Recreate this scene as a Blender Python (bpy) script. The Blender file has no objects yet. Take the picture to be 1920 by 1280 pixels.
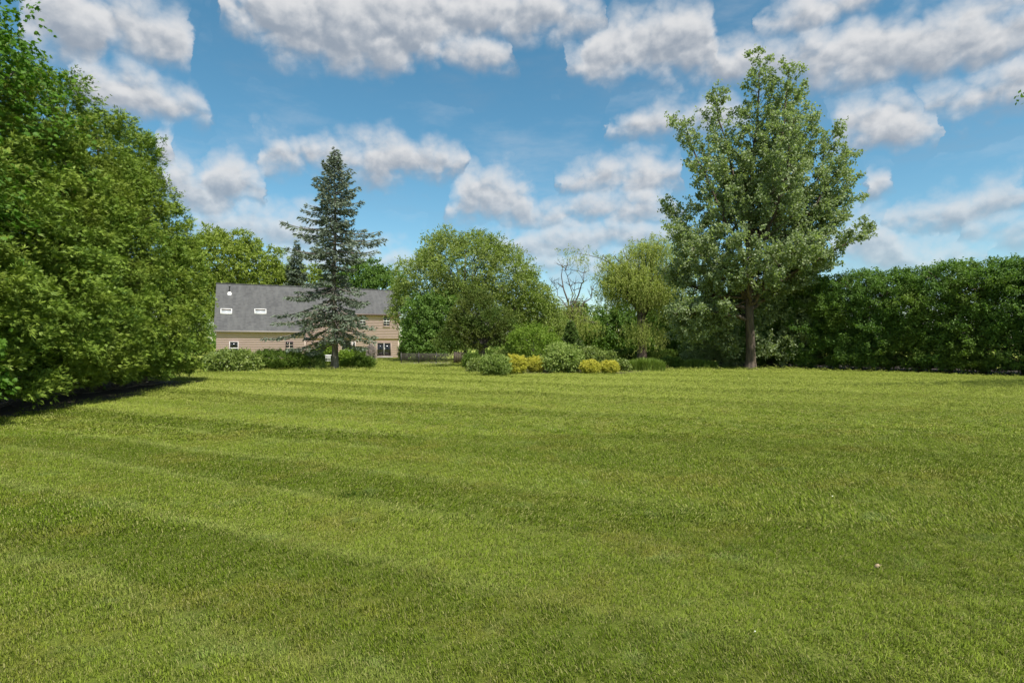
import bpy, math, random
import numpy as np
from mathutils import Vector, Matrix
rng = np.random.default_rng(11)
random.seed(11)
R = math.radians
scene = bpy.context.scene
col = scene.collection

# ------------------------------------------------------------------ camera
FPX, EYE, HORIZ = 1066.67, 1.75, 648.0        # lens in pixels of a 1920 px frame, eye height, horizon row
cam_d = bpy.data.cameras.new('camera'); cam = bpy.data.objects.new('camera', cam_d); col.objects.link(cam)
cam_d.sensor_width = 36; cam_d.lens = 20.0; cam_d.clip_start = .05; cam_d.clip_end = 6000
cam.location = (0, 0, EYE); cam.rotation_euler = (R(90) + math.atan(8 / FPX), 0, 0)
scene.camera = cam

# ------------------------------------------------------------------ light
SUN_EL = R(57); SUN_H = Vector((.56, -.83)).normalized()
sd = bpy.data.lights.new('sun', 'SUN'); sun = bpy.data.objects.new('sun', sd); col.objects.link(sun)
sd.energy = 3.3; sd.angle = R(.9); sd.color = (1, .955, .88)
to_sun = Vector((SUN_H.x * math.cos(SUN_EL), SUN_H.y * math.cos(SUN_EL), math.sin(SUN_EL)))
sun.rotation_euler = to_sun.to_track_quat('Z', 'Y').to_euler(); sun.location = (20, -20, 40)

vs = scene.view_settings
vs.view_transform = 'Standard'; vs.look = 'None'; vs.gamma = 1; vs.use_curve_mapping = False
vs.exposure = 1.2
scene.render.engine = 'CYCLES'
scene.cycles.max_bounces = 6; scene.cycles.diffuse_bounces = 4; scene.cycles.transmission_bounces = 4
scene.cycles.transparent_max_bounces = 4; scene.cycles.glossy_bounces = 2

# ------------------------------------------------------------------ sky: Nishita + cumulus field around the whole horizon
world = bpy.data.worlds.new('World'); scene.world = world; world.use_nodes = True
wt = world.node_tree; wt.nodes.clear()
def N(t, kind, **kw):
    n = t.nodes.new(kind)
    for k, v in kw.items(): setattr(n, k, v)
    return n
def put(t, sock, v):
    if isinstance(v, bpy.types.NodeSocket): t.links.new(v, sock)
    else: sock.default_value = v
def M(t, op, a, b=0.0, c=0.0, clamp=False):
    n = N(t, 'ShaderNodeMath', operation=op, use_clamp=clamp)
    put(t, n.inputs[0], a); put(t, n.inputs[1], b); put(t, n.inputs[2], c); return n.outputs[0]
def VM(t, op, a, b=(0, 0, 0), c=(0, 0, 0)):
    n = N(t, 'ShaderNodeVectorMath', operation=op)
    put(t, n.inputs[0], a); put(t, n.inputs[1], b)
    if op == 'MULTIPLY_ADD': put(t, n.inputs[2], c)
    return n.outputs['Value'] if op in ('LENGTH', 'DOT_PRODUCT') else n.outputs[0]
def SS(t, x, lo, hi, a=0.0, b=1.0):
    n = N(t, 'ShaderNodeMapRange', interpolation_type='SMOOTHSTEP')
    put(t, n.inputs[0], x); n.inputs[1].default_value = lo; n.inputs[2].default_value = hi
    n.inputs[3].default_value = a; n.inputs[4].default_value = b; return n.outputs[0]
def MIX(t, f, a, b, blend='MIX'):
    n = N(t, 'ShaderNodeMix', data_type='RGBA', blend_type=blend)
    put(t, n.inputs[0], f)
    put(t, n.inputs[6], a if isinstance(a, bpy.types.NodeSocket) else (*a, 1)); put(t, n.inputs[7], b if isinstance(b, bpy.types.NodeSocket) else (*b, 1))
    return n.outputs[2]
def NOISE(t, vec, scale, detail=4, rough=.55, typ='FBM', dist=0.0):
    n = N(t, 'ShaderNodeTexNoise', noise_type=typ); put(t, n.inputs['Vector'], vec)
    n.inputs['Scale'].default_value = scale; n.inputs['Detail'].default_value = detail; n.inputs['Roughness'].default_value = rough
    n.inputs['Distortion'].default_value = dist
    return n.outputs[0]

# cumulus in rows: each cloud is a set of (column, row, half width, half height) humps read as bearings from the
# camera's spot; every row is kept as curves of cloud base and cloud top against azimuth
ROWS = [
 [(215,48,165,68),(110,80,85,46),(300,80,78,46),  (575,40,168,66),(720,30,240,88),(920,30,180,66),(640,95,150,44),(1040,40,95,44), (1530,18,120,42),(1600,10,90,40),(1880,12,110,40)],
 [(235,178,100,56),(330,205,68,32),  (900,104,75,32),(830,100,80,30),  (1215,76,125,60),(1140,122,88,36),(1275,112,85,42),  (1450,120,120,46),(1560,105,130,56),(1680,100,170,66),(1830,80,160,70)],
 [(305,282,34,44),  (1215,238,88,26),(1330,226,75,30),  (1625,232,84,52),(1705,250,62,36)],
 [(515,300,56,42),(620,303,88,40),(745,302,92,48),(850,312,44,16),  (1130,342,100,32),(1215,338,72,34),  (1640,345,34,26),  (1840,182,130,40),(1910,165,90,46)],
 [(440,345,58,50),(375,380,78,42),(330,352,54,50),  (925,372,74,48),(990,404,64,28),(870,392,50,26),  (1100,402,74,40),(1190,394,88,44),  (1790,402,78,34),(1720,412,60,26),(1880,374,60,36)],
 [(560,440,92,38),(455,424,105,32),  (1130,446,140,34),(1000,470,120,24),  (1615,460,80,46),(1695,488,70,30),(1880,432,96,26)],
 [(640,490,160,28),(1060,500,170,22),(1800,486,90,24)],
]
V_MAX = .66
tc = N(wt, 'ShaderNodeTexCoord'); D0 = VM(wt, 'NORMALIZE', tc.outputs['Generated'])
sep = N(wt, 'ShaderNodeSeparateXYZ'); wt.links.new(D0, sep.inputs[0])
az = M(wt, 'ARCTAN2', sep.outputs[0], sep.outputs[1])
hyp = M(wt, 'SQRT', M(wt, 'SUBTRACT', 1.0, M(wt, 'MULTIPLY', sep.outputs[2], sep.outputs[2])))
slope = M(wt, 'DIVIDE', sep.outputs[2], M(wt, 'MAXIMUM', hyp, .02))
warp = N(wt, 'ShaderNodeTexNoise'); put(wt, warp.inputs['Vector'], D0); warp.inputs['Scale'].default_value = 13; warp.inputs['Detail'].default_value = 6; warp.inputs['Roughness'].default_value = .58
wv = VM(wt, 'SUBTRACT', warp.outputs['Color'], (.5, .5, .5)); ws = N(wt, 'ShaderNodeSeparateXYZ'); wt.links.new(wv, ws.inputs[0])
u_w = M(wt, 'MULTIPLY_ADD', ws.outputs[0], .085, az); v_w = M(wt, 'MULTIPLY_ADD', ws.outputs[1], .055, slope)
un = M(wt, 'MULTIPLY_ADD', u_w, 1 / 1.6, .5, clamp=True)
field = None; hrel = None
for row in ROWS:
    pts = np.linspace(-.8, .8, 150); top = np.full(150, np.nan); bot = np.full(150, np.nan)
    for (cx, cy, rx, ry) in row:
        u = math.atan((cx - 960) / FPX); c = math.cos(u); v = (HORIZ - cy) / FPX * c; ru = rx / FPX * c * c; rv = ry / FPX * c
        x = (pts - u) / ru; k = np.abs(x) < 1; e = np.sqrt(np.clip(1 - x * x, 0, 1))
        top = np.where(k, np.fmax(top, v + rv * e), top); bot = np.where(k, np.fmin(bot, v - rv * .62 * np.sqrt(e)), bot)
    ok = ~np.isnan(top); mid = np.interp(pts, pts[ok], ((top + bot) / 2)[ok]); top = np.where(ok, top, mid - .13); bot = np.where(ok, bot, mid + .13)
    cv = N(wt, 'ShaderNodeRGBCurve'); mp = cv.mapping
    for ci, arr in ((0, top), (1, bot)):
        cu = mp.curves[ci]
        for p in range(150):
            X, Y = p / 149, float(np.clip(arr[p] / V_MAX, 0, 1))
            if p in (0, 149): cu.points[0 if p == 0 else -1].location = (X, Y)
            else: cu.points.new(X, Y)
        for p in cu.points: p.handle_type = 'VECTOR'
    mp.update()
    cc = N(wt, 'ShaderNodeCombineXYZ'); wt.links.new(un, cc.inputs[0]); wt.links.new(un, cc.inputs[1]); wt.links.new(cc.outputs[0], cv.inputs[1])
    so = N(wt, 'ShaderNodeSeparateXYZ'); wt.links.new(cv.outputs[0], so.inputs[0]); T_ = M(wt, 'MULTIPLY', so.outputs[0], V_MAX); B_ = M(wt, 'MULTIPLY', so.outputs[1], V_MAX)
    above = M(wt, 'SUBTRACT', v_w, B_); f = M(wt, 'MINIMUM', M(wt, 'SUBTRACT', T_, v_w), M(wt, 'MULTIPLY', above, 1.3))
    h = M(wt, 'DIVIDE', above, M(wt, 'MAXIMUM', M(wt, 'SUBTRACT', T_, B_), .02))
    if field is None: field, hrel = f, h
    else:
        g_ = SS(wt, M(wt, 'SUBTRACT', f, field), -.018, .018); hrel = M(wt, 'ADD', M(wt, 'MULTIPLY', g_, h), M(wt, 'MULTIPLY', M(wt, 'SUBTRACT', 1, g_), hrel)); field = M(wt, 'MAXIMUM', field, f)
# the same kind of cumulus carries on round the rest of the sky
og = NOISE(wt, VM(wt, 'MULTIPLY', D0, (1, 1, 2.1)), 3.1, 3, .5)
other = M(wt, 'MULTIPLY_ADD', og, .42, -.215)
out = M(wt, 'MAXIMUM', SS(wt, M(wt, 'ABSOLUTE', az), .76, .92), SS(wt, slope, .60, .72))
field = M(wt, 'ADD', M(wt, 'MULTIPLY', field, M(wt, 'SUBTRACT', 1, out)), M(wt, 'MULTIPLY', other, out))
hrel = M(wt, 'ADD', M(wt, 'MULTIPLY', hrel, M(wt, 'SUBTRACT', 1, out)), M(wt, 'MULTIPLY', out, .55))
def billow(off):
    vec = VM(wt, 'ADD', VM(wt, 'ADD', VM(wt, 'MULTIPLY', D0, (1, 1, 1.2)), (off[0], 0, off[1])), VM(wt, 'MULTIPLY', wv, (.022, .022, .022)))
    vo = N(wt, 'ShaderNodeTexVoronoi', feature='F1'); put(wt, vo.inputs['Vector'], vec)
    vo.inputs['Scale'].default_value = 19; vo.inputs['Detail'].default_value = 2.5; vo.inputs['Roughness'].default_value = .5
    return M(wt, 'ADD', M(wt, 'MULTIPLY_ADD', M(wt, 'MULTIPLY', vo.outputs['Distance'], vo.outputs['Distance']), -.55, .2), M(wt, 'MULTIPLY', M(wt, 'SUBTRACT', NOISE(wt, vec, 15, 8, .62), .5), 1.7))
b0 = billow((0, 0)); b1 = billow((.006, .013))
f0 = M(wt, 'ADD', M(wt, 'MULTIPLY_ADD', b0, .040, field), .017)
dens = SS(wt, f0, -.032, .042)
veil = M(wt, 'MULTIPLY', SS(wt, NOISE(wt, VM(wt, 'MULTIPLY', D0, (1, 1, 3)), 5, 6, .6), .46, .8), .25)
dens = M(wt, 'MAXIMUM', dens, veil)
low = SS(wt, slope, .02, .34, 1, 0)
dens = M(wt, 'MULTIPLY', dens, M(wt, 'MULTIPLY_ADD', low, -.38, .97))
edge = SS(wt, f0, .0, .07, .16, 0)
lit = SS(wt, M(wt, 'ADD', M(wt, 'MULTIPLY_ADD', hrel, .62, edge), M(wt, 'MULTIPLY', M(wt, 'SUBTRACT', b0, b1), .5)), -.05, .72)
nish = N(wt, 'ShaderNodeTexSky', sky_type='NISHITA'); nish.sun_disc = False; nish.sun_elevation = SUN_EL
nish.sun_rotation = math.atan2(SUN_H.x, SUN_H.y); nish.altitude = 100; nish.air_density = 1.0; nish.dust_density = .4; nish.ozone_density = 1.6
hs = N(wt, 'ShaderNodeHueSaturation'); wt.links.new(nish.outputs[0], hs.inputs['Color']); hs.inputs['Hue'].default_value = .478; hs.inputs['Saturation'].default_value = 1.22; hs.inputs['Value'].default_value = .74
ccol = MIX(wt, lit, (1.65, 1.92, 2.3), (3.95, 3.97, 4.02))
skyc = MIX(wt, dens, hs.outputs[0], ccol)
bg = N(wt, 'ShaderNodeBackground'); wt.links.new(skyc, bg.inputs[0]); bg.inputs[1].default_value = .083
world.cycles.sampling_method = 'NONE'
wo = N(wt, 'ShaderNodeOutputWorld'); wt.links.new(bg.outputs[0], wo.inputs[0])

# ------------------------------------------------------------------ helpers
def gp(px, D): return np.array([(px - 960) / FPX * D, D, 0.0])       # ground point at a bearing and distance
def foot(py): return FPX * EYE / (py - HORIZ)                        # distance of a foot point
def zat(py, D): return EYE + (HORIZ - py) / FPX * D
def unit(v):
    v = np.asarray(v, float); return v / np.maximum(np.linalg.norm(v, axis=-1, keepdims=True), 1e-9)
def mesh(name, V, Fs, mat, parent=None, tint=None, smooth=False, loc=None, kind=None, mats=None, midx=None):
    """V (n,3); Fs: list of (m,k) index arrays"""
    V = np.asarray(V, np.float32); Fs = [np.asarray(f, np.int32) for f in Fs if len(f)]
    me = bpy.data.meshes.new(name)
    me.vertices.add(len(V)); me.vertices.foreach_set('co', V.ravel())
    tot = np.concatenate([np.full(len(f), f.shape[1], np.int32) for f in Fs]); st = np.concatenate([[0], np.cumsum(tot)[:-1]]).astype(np.int32)
    li = np.concatenate([f.ravel() for f in Fs])
    me.loops.add(len(li)); me.loops.foreach_set('vertex_index', li)
    me.polygons.add(len(tot)); me.polygons.foreach_set('loop_start', st); me.polygons.foreach_set('loop_total', tot)
    if smooth: me.polygons.foreach_set('use_smooth', np.ones(len(tot), bool))
    if tint is not None:
        a = me.attributes.new('tint', 'FLOAT', 'FACE'); a.data.foreach_set('value', np.asarray(tint, np.float32))
    me.materials.append(mat)
    me.update(calc_edges=True); me.validate()
    o = bpy.data.objects.new(name, me); col.objects.link(o)
    if parent: o.parent = parent
    if loc is not None: o.location = loc
    if kind: o['kind'] = kind
    return o
def empty(name, loc, label=None, cat=None, group=None, rz=0):
    o = bpy.data.objects.new(name, None); col.objects.link(o); o.location = loc; o.rotation_euler = (0, 0, rz); o.empty_display_size = .3
    tag(o, label, cat, group); return o
def tag(o, label=None, cat=None, group=None, kind=None):
    for k, v in (('label', label), ('category', cat), ('group', group), ('kind', kind)):
        if v: o[k] = v
    return o
def copy_thing(root, loc, rz, scale, label):
    r = root.copy(); col.objects.link(r); r.location = loc; r.rotation_euler = (0, 0, rz); r.scale = scale; r['label'] = label
    for ch in root.children:
        c = ch.copy(); col.objects.link(c); c.parent = r
        for g in ch.children:
            d = g.copy(); col.objects.link(d); d.parent = c
    return r
class Geo:
    def __init__(s): s.V = []; s.T = []; s.Q = []; s.n = 0; s.tt = []; s.tq = []
    def add(s, V, T=None, Q=None, tt=None, tq=None):
        V = np.asarray(V, float).reshape(-1, 3); s.V.append(V)
        if T is not None and len(T): T = np.asarray(T); s.T.append(T + s.n); s.tt.append(np.zeros(len(T)) if tt is None else tt)
        if Q is not None and len(Q): Q = np.asarray(Q); s.Q.append(Q + s.n); s.tq.append(np.zeros(len(Q)) if tq is None else tq)
        s.n += len(V)
    def box(s, x0, x1, y0, y1, z0, z1):
        V = [(x, y, z) for x in (x0, x1) for y in (y0, y1) for z in (z0, z1)]
        s.add(V, Q=[(0, 1, 3, 2), (4, 6, 7, 5), (0, 4, 5, 1), (2, 3, 7, 6), (0, 2, 6, 4), (1, 5, 7, 3)])
    def tube(s, P, r, k=6):
        P = np.asarray(P, float); r = np.broadcast_to(np.asarray(r, float), (len(P),))
        T = unit(np.gradient(P, axis=0)); ref = np.array([.31, .95, .1]) if abs(T[0] @ [.31, .95, .1]) < .9 else np.array([1., 0, 0])
        A = unit(np.cross(T, ref)); B = np.cross(T, A)
        an = np.arange(k) / k * 2 * np.pi
        ring = P[:, None] + r[:, None, None] * (np.cos(an)[None, :, None] * A[:, None] + np.sin(an)[None, :, None] * B[:, None])
        n = len(P); i, j = np.meshgrid(np.arange(n - 1), np.arange(k), indexing='ij'); j2 = (j + 1) % k
        Q = np.stack([i * k + j, i * k + j2, (i + 1) * k + j2, (i + 1) * k + j], -1).reshape(-1, 4)
        s.add(ring, Q=Q)
    def build(s, name, mat, parent=None, smooth=False, **kw):
        Fs = []; t = []
        if s.T: Fs.append(np.concatenate(s.T)); t.append(np.concatenate(s.tt))
        if s.Q: Fs.append(np.concatenate(s.Q)); t.append(np.concatenate(s.tq))
        return mesh(name, np.concatenate(s.V), Fs, mat, parent, tint=np.concatenate(t), smooth=smooth, **kw)

# ------------------------------------------------------------------ materials
def newmat(name):
    m = bpy.data.materials.new(name); m.use_nodes = True; t = m.node_tree; t.nodes.clear()
    o = N(t, 'ShaderNodeOutputMaterial'); return m, t, o
def leafmat(name, dark, light, trans=.3, rough=.5, spec=.12, patch=None, pscale=.6, tcol=None):
    m, t, o = newmat(name)
    a = N(t, 'ShaderNodeAttribute', attribute_name='tint')
    c = MIX(t, a.outputs['Fac'], dark, light)
    if patch:
        g = N(t, 'ShaderNodeNewGeometry'); nz = NOISE(t, g.outputs['Position'], pscale, 3)
        c = MIX(t, SS(t, nz, .42, .66, 0, .75), c, patch)
    p = N(t, 'ShaderNodeBsdfPrincipled'); put(t, p.inputs['Base Color'], c); p.inputs['Roughness'].default_value = rough; p.inputs['Specular IOR Level'].default_value = spec
    tr = N(t, 'ShaderNodeBsdfTranslucent'); put(t, tr.inputs['Color'], MIX(t, 1.0, c, tcol or (1.05, 1.2, .5), 'MULTIPLY'))
    mx = N(t, 'ShaderNodeMixShader'); mx.inputs[0].default_value = trans
    t.links.new(p.outputs[0], mx.inputs[1]); t.links.new(tr.outputs[0], mx.inputs[2]); t.links.new(mx.outputs[0], o.inputs[0]); return m
def barkmat(name, c1, c2, sc=6):
    m, t, o = newmat(name); g = N(t, 'ShaderNodeTexCoord')
    v = VM(t, 'MULTIPLY', g.outputs['Object'], (1, 1, .18)); nz = NOISE(t, v, sc, 6, .65)
    p = N(t, 'ShaderNodeBsdfPrincipled'); put(t, p.inputs['Base Color'], MIX(t, SS(t, nz, .35, .65), c1, c2)); p.inputs['Roughness'].default_value = .9
    b = N(t, 'ShaderNodeBump'); put(t, b.inputs['Height'], nz); b.inputs['Strength'].default_value = .9; b.inputs['Distance'].default_value = .06
    t.links.new(b.outputs[0], p.inputs['Normal']); t.links.new(p.outputs[0], o.inputs[0]); return m
def plain(name, c, rough=.6, c2=None, sc=3, spec=.4, stretch=(1, 1, 1), metal=0, bump=0):
    m, t, o = newmat(name); p = N(t, 'ShaderNodeBsdfPrincipled'); p.inputs['Roughness'].default_value = rough; p.inputs['Specular IOR Level'].default_value = spec; p.inputs['Metallic'].default_value = metal
    if c2:
        g = N(t, 'ShaderNodeTexCoord'); nz = NOISE(t, VM(t, 'MULTIPLY', g.outputs['Object'], stretch), sc, 6, .65)
        put(t, p.inputs['Base Color'], MIX(t, SS(t, nz, .3, .7), c, c2))
        if bump:
            b = N(t, 'ShaderNodeBump'); put(t, b.inputs['Height'], nz); b.inputs['Strength'].default_value = bump; b.inputs['Distance'].default_value = .03; t.links.new(b.outputs[0], p.inputs['Normal'])
    else: p.inputs['Base Color'].default_value = (*c, 1)
    t.links.new(p.outputs[0], o.inputs[0]); return m

STRIPE_N = (.45, .893)      # across the mower's passes
def grass_color(t):
    """turf colour from the place on the lawn: mower passes, dried and lush patches, painted far brightness, fine speckle"""
    g = N(t, 'ShaderNodeNewGeometry'); P = g.outputs['Position']
    big = NOISE(t, P, .16, 3); mid = NOISE(t, VM(t, 'ADD', P, (31, 7, 0)), .8, 6, .65); fine = NOISE(t, P, 5.5, 5, .7); long = NOISE(t, VM(t, 'ADD', P, (3, 70, 0)), 2.0, 5, .62)
    wob = NOISE(t, P, .35, 3)
    s = M(t, 'ADD', VM(t, 'DOT_PRODUCT', P, (STRIPE_N[0], STRIPE_N[1], 0)), M(t, 'MULTIPLY', M(t, 'SUBTRACT', wob, .5), .6))
    k = M(t, 'SINE', M(t, 'MULTIPLY', M(t, 'SUBTRACT', s, 3.6), 2 * math.pi / 2.6))
    k = SS(t, k, -.3, .4)
    fade = SS(t, M(t, 'ADD', big, M(t, 'MULTIPLY', mid, .5)), .62, .95, 1, .4)
    sx = N(t, 'ShaderNodeSeparateXYZ'); t.links.new(P, sx.inputs[0])
    k = M(t, 'MULTIPLY_ADD', M(t, 'SUBTRACT', k, .5), M(t, 'MULTIPLY', SS(t, sx.outputs[0], -3, 7, 1, .3), SS(t, NOISE(t, VM(t, 'ADD', P, (17, 40, 0)), .4, 3), .3, .6, .55, 1)), .5)
    c = MIX(t, M(t, 'MULTIPLY', k, fade), (.122, .178, .011), (.245, .312, .038))
    # a brighter overlap line where two passes meet
    edge = M(t, 'ABSOLUTE', M(t, 'SINE', M(t, 'MULTIPLY', M(t, 'SUBTRACT', s, 3.6), math.pi / 1.3)))
    worn = M(t, 'MULTIPLY', SS(t, sx.outputs[0], -6, 6, 1, .15), SS(t, NOISE(t, VM(t, 'ADD', P, (9, 4, 0)), .5, 4, .6), .22, .42))      # the overlaps show mostly on the left, broken up
    c = MIX(t, M(t, 'MULTIPLY', M(t, 'MULTIPLY', SS(t, edge, .0, .5, .6, 0), fade), worn), c, (.40, .455, .12))
    c = MIX(t, SS(t, mid, .47, .68, 0, .72), c, (.27, .25, .045))
    c = MIX(t, SS(t, big, .55, .68, 0, .5), c, (.14, .21, .022))
    c = MIX(t, SS(t, long, .56, .72, 0, .6), c, (.25, .335, .11))
    c = MIX(t, SS(t, NOISE(t, VM(t, 'ADD', P, (55, 12, 0)), 3.1, 5, .65), .54, .70, 0, .6), c, (.085, .14, .012))
    sunlit = M(t, 'MULTIPLY', SS(t, sx.outputs[1], 9, 27), SS(t, NOISE(t, VM(t, 'MULTIPLY', P, (.25, 1, 1)), .5, 4, .6), .25, .6, .5, .95))      # stronger light on the far half of the lawn, painted into its colour
    c = MIX(t, sunlit, c, MIX(t, k, (.30, .355, .055), (.46, .50, .11)))
    c = MIX(t, SS(t, fine, .36, .62, .36, 0), c, (.07, .10, .016))
    return c, P
def grass_mat():
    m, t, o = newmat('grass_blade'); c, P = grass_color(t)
    a = N(t, 'ShaderNodeAttribute', attribute_name='tint')
    c = MIX(t, SS(t, a.outputs['Fac'], .74, .88, 0, .75), c, (.34, .31, .13))
    c = MIX(t, SS(t, a.outputs['Fac'], .0, .42, .7, 0), c, (.035, .07, .008))
    oi = N(t, 'ShaderNodeObjectInfo')
    c = MIX(t, M(t, 'MULTIPLY', oi.outputs['Random'], .28), c, (.18, .25, .015))
    p = N(t, 'ShaderNodeBsdfPrincipled'); put(t, p.inputs['Base Color'], c); p.inputs['Roughness'].default_value = .6; p.inputs['Specular IOR Level'].default_value = .08
    tr = N(t, 'ShaderNodeBsdfTranslucent'); put(t, tr.inputs['Color'], c)
    mx = N(t, 'ShaderNodeMixShader'); mx.inputs[0].default_value = .3
    t.links.new(p.outputs[0], mx.inputs[1]); t.links.new(tr.outputs[0], mx.inputs[2]); t.links.new(mx.outputs[0], o.inputs[0]); return m
def lawn_mat():
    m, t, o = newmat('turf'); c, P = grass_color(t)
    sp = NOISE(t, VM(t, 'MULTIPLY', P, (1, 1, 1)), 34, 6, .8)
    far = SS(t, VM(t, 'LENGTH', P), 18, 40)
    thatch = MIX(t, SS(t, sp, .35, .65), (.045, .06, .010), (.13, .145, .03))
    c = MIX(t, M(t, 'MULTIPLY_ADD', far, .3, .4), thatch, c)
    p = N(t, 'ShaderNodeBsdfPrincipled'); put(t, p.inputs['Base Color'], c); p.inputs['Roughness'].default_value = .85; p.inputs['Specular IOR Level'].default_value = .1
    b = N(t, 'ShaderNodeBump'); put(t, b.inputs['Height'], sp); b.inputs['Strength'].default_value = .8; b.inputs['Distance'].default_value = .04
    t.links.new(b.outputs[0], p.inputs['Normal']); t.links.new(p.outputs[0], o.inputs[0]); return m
MT = dict(
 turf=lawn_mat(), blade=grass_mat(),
 soil=plain('soil', (.028, .02, .014), .95, (.06, .042, .028), 7, bump=.8),
 arbor=leafmat('arborvitae_leaf', (.034, .09, .012), (.25, .34, .05), .18, patch=(.17, .215, .03), pscale=.6),
 arbor2=leafmat('hedge_leaf', (.065, .135, .035), (.185, .285, .068), .4, patch=(.16, .215, .042), pscale=.35),
 maple=leafmat('maple_leaf', (.055, .14, .015), (.13, .23, .03), .38),
 poplar=leafmat('poplar_leaf', (.165, .215, .10), (.34, .40, .21), .42, rough=.5, spec=.3),
 locust=leafmat('locust_leaf', (.16, .215, .05), (.32, .37, .12), .4, patch=(.18, .25, .05), pscale=.22),
 bgtree=leafmat('background_leaf', (.17, .225, .035), (.30, .36, .08), .4),
 willow=leafmat('willow_leaf', (.22, .27, .055), (.40, .44, .13), .42),
 green=leafmat('dark_tree_leaf', (.075, .15, .03), (.17, .26, .06), .36),
 spruce=leafmat('blue_spruce_needle', (.10, .13, .085), (.235, .28, .205), .18, tcol=(1, 1, .9)),
 dspruce=leafmat('distant_spruce_needle', (.09, .125, .085), (.18, .215, .155), .15),
 juniper=leafmat('juniper_needle', (.035, .072, .014), (.12, .165, .032), .22, patch=(.10, .115, .022), pscale=.6),
 alberta=leafmat('dwarf_spruce_needle', (.06, .11, .02), (.13, .19, .045), .2),
 lime=leafmat('lime_leaf', (.11, .19, .02), (.24, .33, .05), .35),
 gold=leafmat('golden_leaf', (.24, .27, .03), (.60, .54, .09), .3),
 vari=leafmat('variegated_leaf', (.13, .20, .04), (.35, .42, .13), .3),
 rhodo=leafmat('rhododendron_leaf', (.09, .15, .022), (.26, .31, .075), .25, rough=.45, spec=.4),
 yew=leafmat('yew_leaf', (.045, .095, .014), (.15, .215, .035), .25),
 grey=leafmat('grey_green_leaf', (.12, .185, .035), (.28, .35, .10), .3),
 purple=leafmat('purple_leaf', (.22, .18, .165), (.42, .37, .34), .2, tcol=(1, .9, .85)),
 reed=leafmat('reed_leaf', (.10, .17, .025), (.23, .29, .06), .3),
 bark=barkmat('grey_bark', (.075, .062, .05), (.20, .175, .145)),
 pbark=barkmat('poplar_bark', (.04, .03, .023), (.115, .085, .062), 5),
 abark=barkmat('cedar_bark', (.06, .042, .03), (.17, .125, .09)),
 siding=plain('tan_siding', (.50, .36, .355), .7, (.54, .395, .385), 1.2, stretch=(1, 1, 6)),
 stucco=plain('tan_board', (.50, .36, .355), .75, (.53, .385, .38), 2),
 white=plain('white_paint', (.74, .73, .70), .5, (.62, .61, .58), 4), trimtan=plain('tan_trim', (.52, .42, .36), .6),
 glass=plain('dark_glass', (.012, .013, .014), .08, spec=.6), sash=plain('bronze_sash', (.10, .07, .055), .5),
 skyl=plain('skylight_glass', (.36, .38, .39), .12, spec=.7), fascia=plain('fascia', (.22, .19, .165), .6),
 dark=plain('dark_metal', (.03, .028, .026), .45), rust=plain('weathered_iron', (.06, .05, .04), .6, (.13, .11, .09), 8),
 brown=plain('brown_board', (.045, .033, .025), .8, (.075, .055, .04), 5, stretch=(6, 6, .5)), stone=plain('pale_stone', (.34, .32, .28), .9, (.44, .42, .38), 5, bump=.4),
 step=plain('step_wood', (.16, .12, .10), .8, (.10, .08, .065), 5), dryleaf=plain('dry_leaf', (.42, .34, .2), .7, (.30, .22, .12), 20),
 petal=plain('white_petal', (.72, .74, .60), .6))
def roof_mat():
    m, t, o = newmat('grey_shingle'); g = N(t, 'ShaderNodeTexCoord'); P = g.outputs['Object']
    br = N(t, 'ShaderNodeTexBrick'); put(t, br.inputs['Vector'], VM(t, 'MULTIPLY', P, (1, 1, 1))); br.inputs['Scale'].default_value = 3.2
    sx = N(t, 'ShaderNodeSeparateXYZ'); t.links.new(P, sx.inputs[0])
    cell = N(t, 'ShaderNodeTexWhiteNoise', noise_dimensions='2D')
    cb = N(t, 'ShaderNodeCombineXYZ'); put(t, cb.inputs[0], M(t, 'FLOOR', M(t, 'MULTIPLY', sx.outputs[0], 3.3))); put(t, cb.inputs[1], M(t, 'FLOOR', M(t, 'MULTIPLY', sx.outputs[2], 5.6))); t.links.new(cb.outputs[0], cell.inputs['Vector'])
    st = NOISE(t, VM(t, 'MULTIPLY', P, (1.2, .25, .25)), 1.6, 5, .6)
    c = MIX(t, cell.outputs['Value'], (.075, .075, .076), (.10, .10, .10)); c = MIX(t, SS(t, st, .4, .68, 0, .75), c, (.115, .115, .113)); c = MIX(t, SS(t, NOISE(t, P, .5, 4), .55, .7, 0, .6), c, (.062, .062, .063))
    p = N(t, 'ShaderNodeBsdfPrincipled'); put(t, p.inputs['Base Color'], c); p.inputs['Roughness'].default_value = .95; p.inputs['Specular IOR Level'].default_value = .15; t.links.new(p.outputs[0], o.inputs[0]); return m
MT['roof'] = roof_mat()

# ------------------------------------------------------------------ ground
def ground_z(x, y):
    z = .018 * np.sin(x * .9 + .4 * y) * np.sin(y * .7 - .3 * x) + .03 * np.sin(x * .21 + 1) * np.sin(y * .17)
    r = np.hypot(x, y); z = z * np.clip(1.3 - r / 90, 0, 1)
    d = np.hypot((x + 1.87) / .30, (y - 6.62) / .14); z = z - .085 * np.exp(-d ** 2)         # the little hollow in the turf
    return z
def axis(a, b, fine, far, n):
    m = np.arange(a, b + 1e-6, fine); k = np.arange(1, n + 1) / n
    g = fine * 0 + (k ** 3) * far
    return np.concatenate([(a - g)[::-1], m, b + g])
xs = axis(-16, 16, .2, 1900, 40); ys = axis(-3, 34, .2, 1900, 40)
xs = np.unique(np.concatenate([xs, np.arange(-2.6, -1.1, .05)])); ys = np.unique(np.concatenate([ys, np.arange(6, 7.3, .05)]))
GX, GY = np.meshgrid(xs, ys); nx, ny = len(xs), len(ys)
i, j = np.meshgrid(np.arange(ny - 1), np.arange(nx - 1), indexing='ij')
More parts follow.
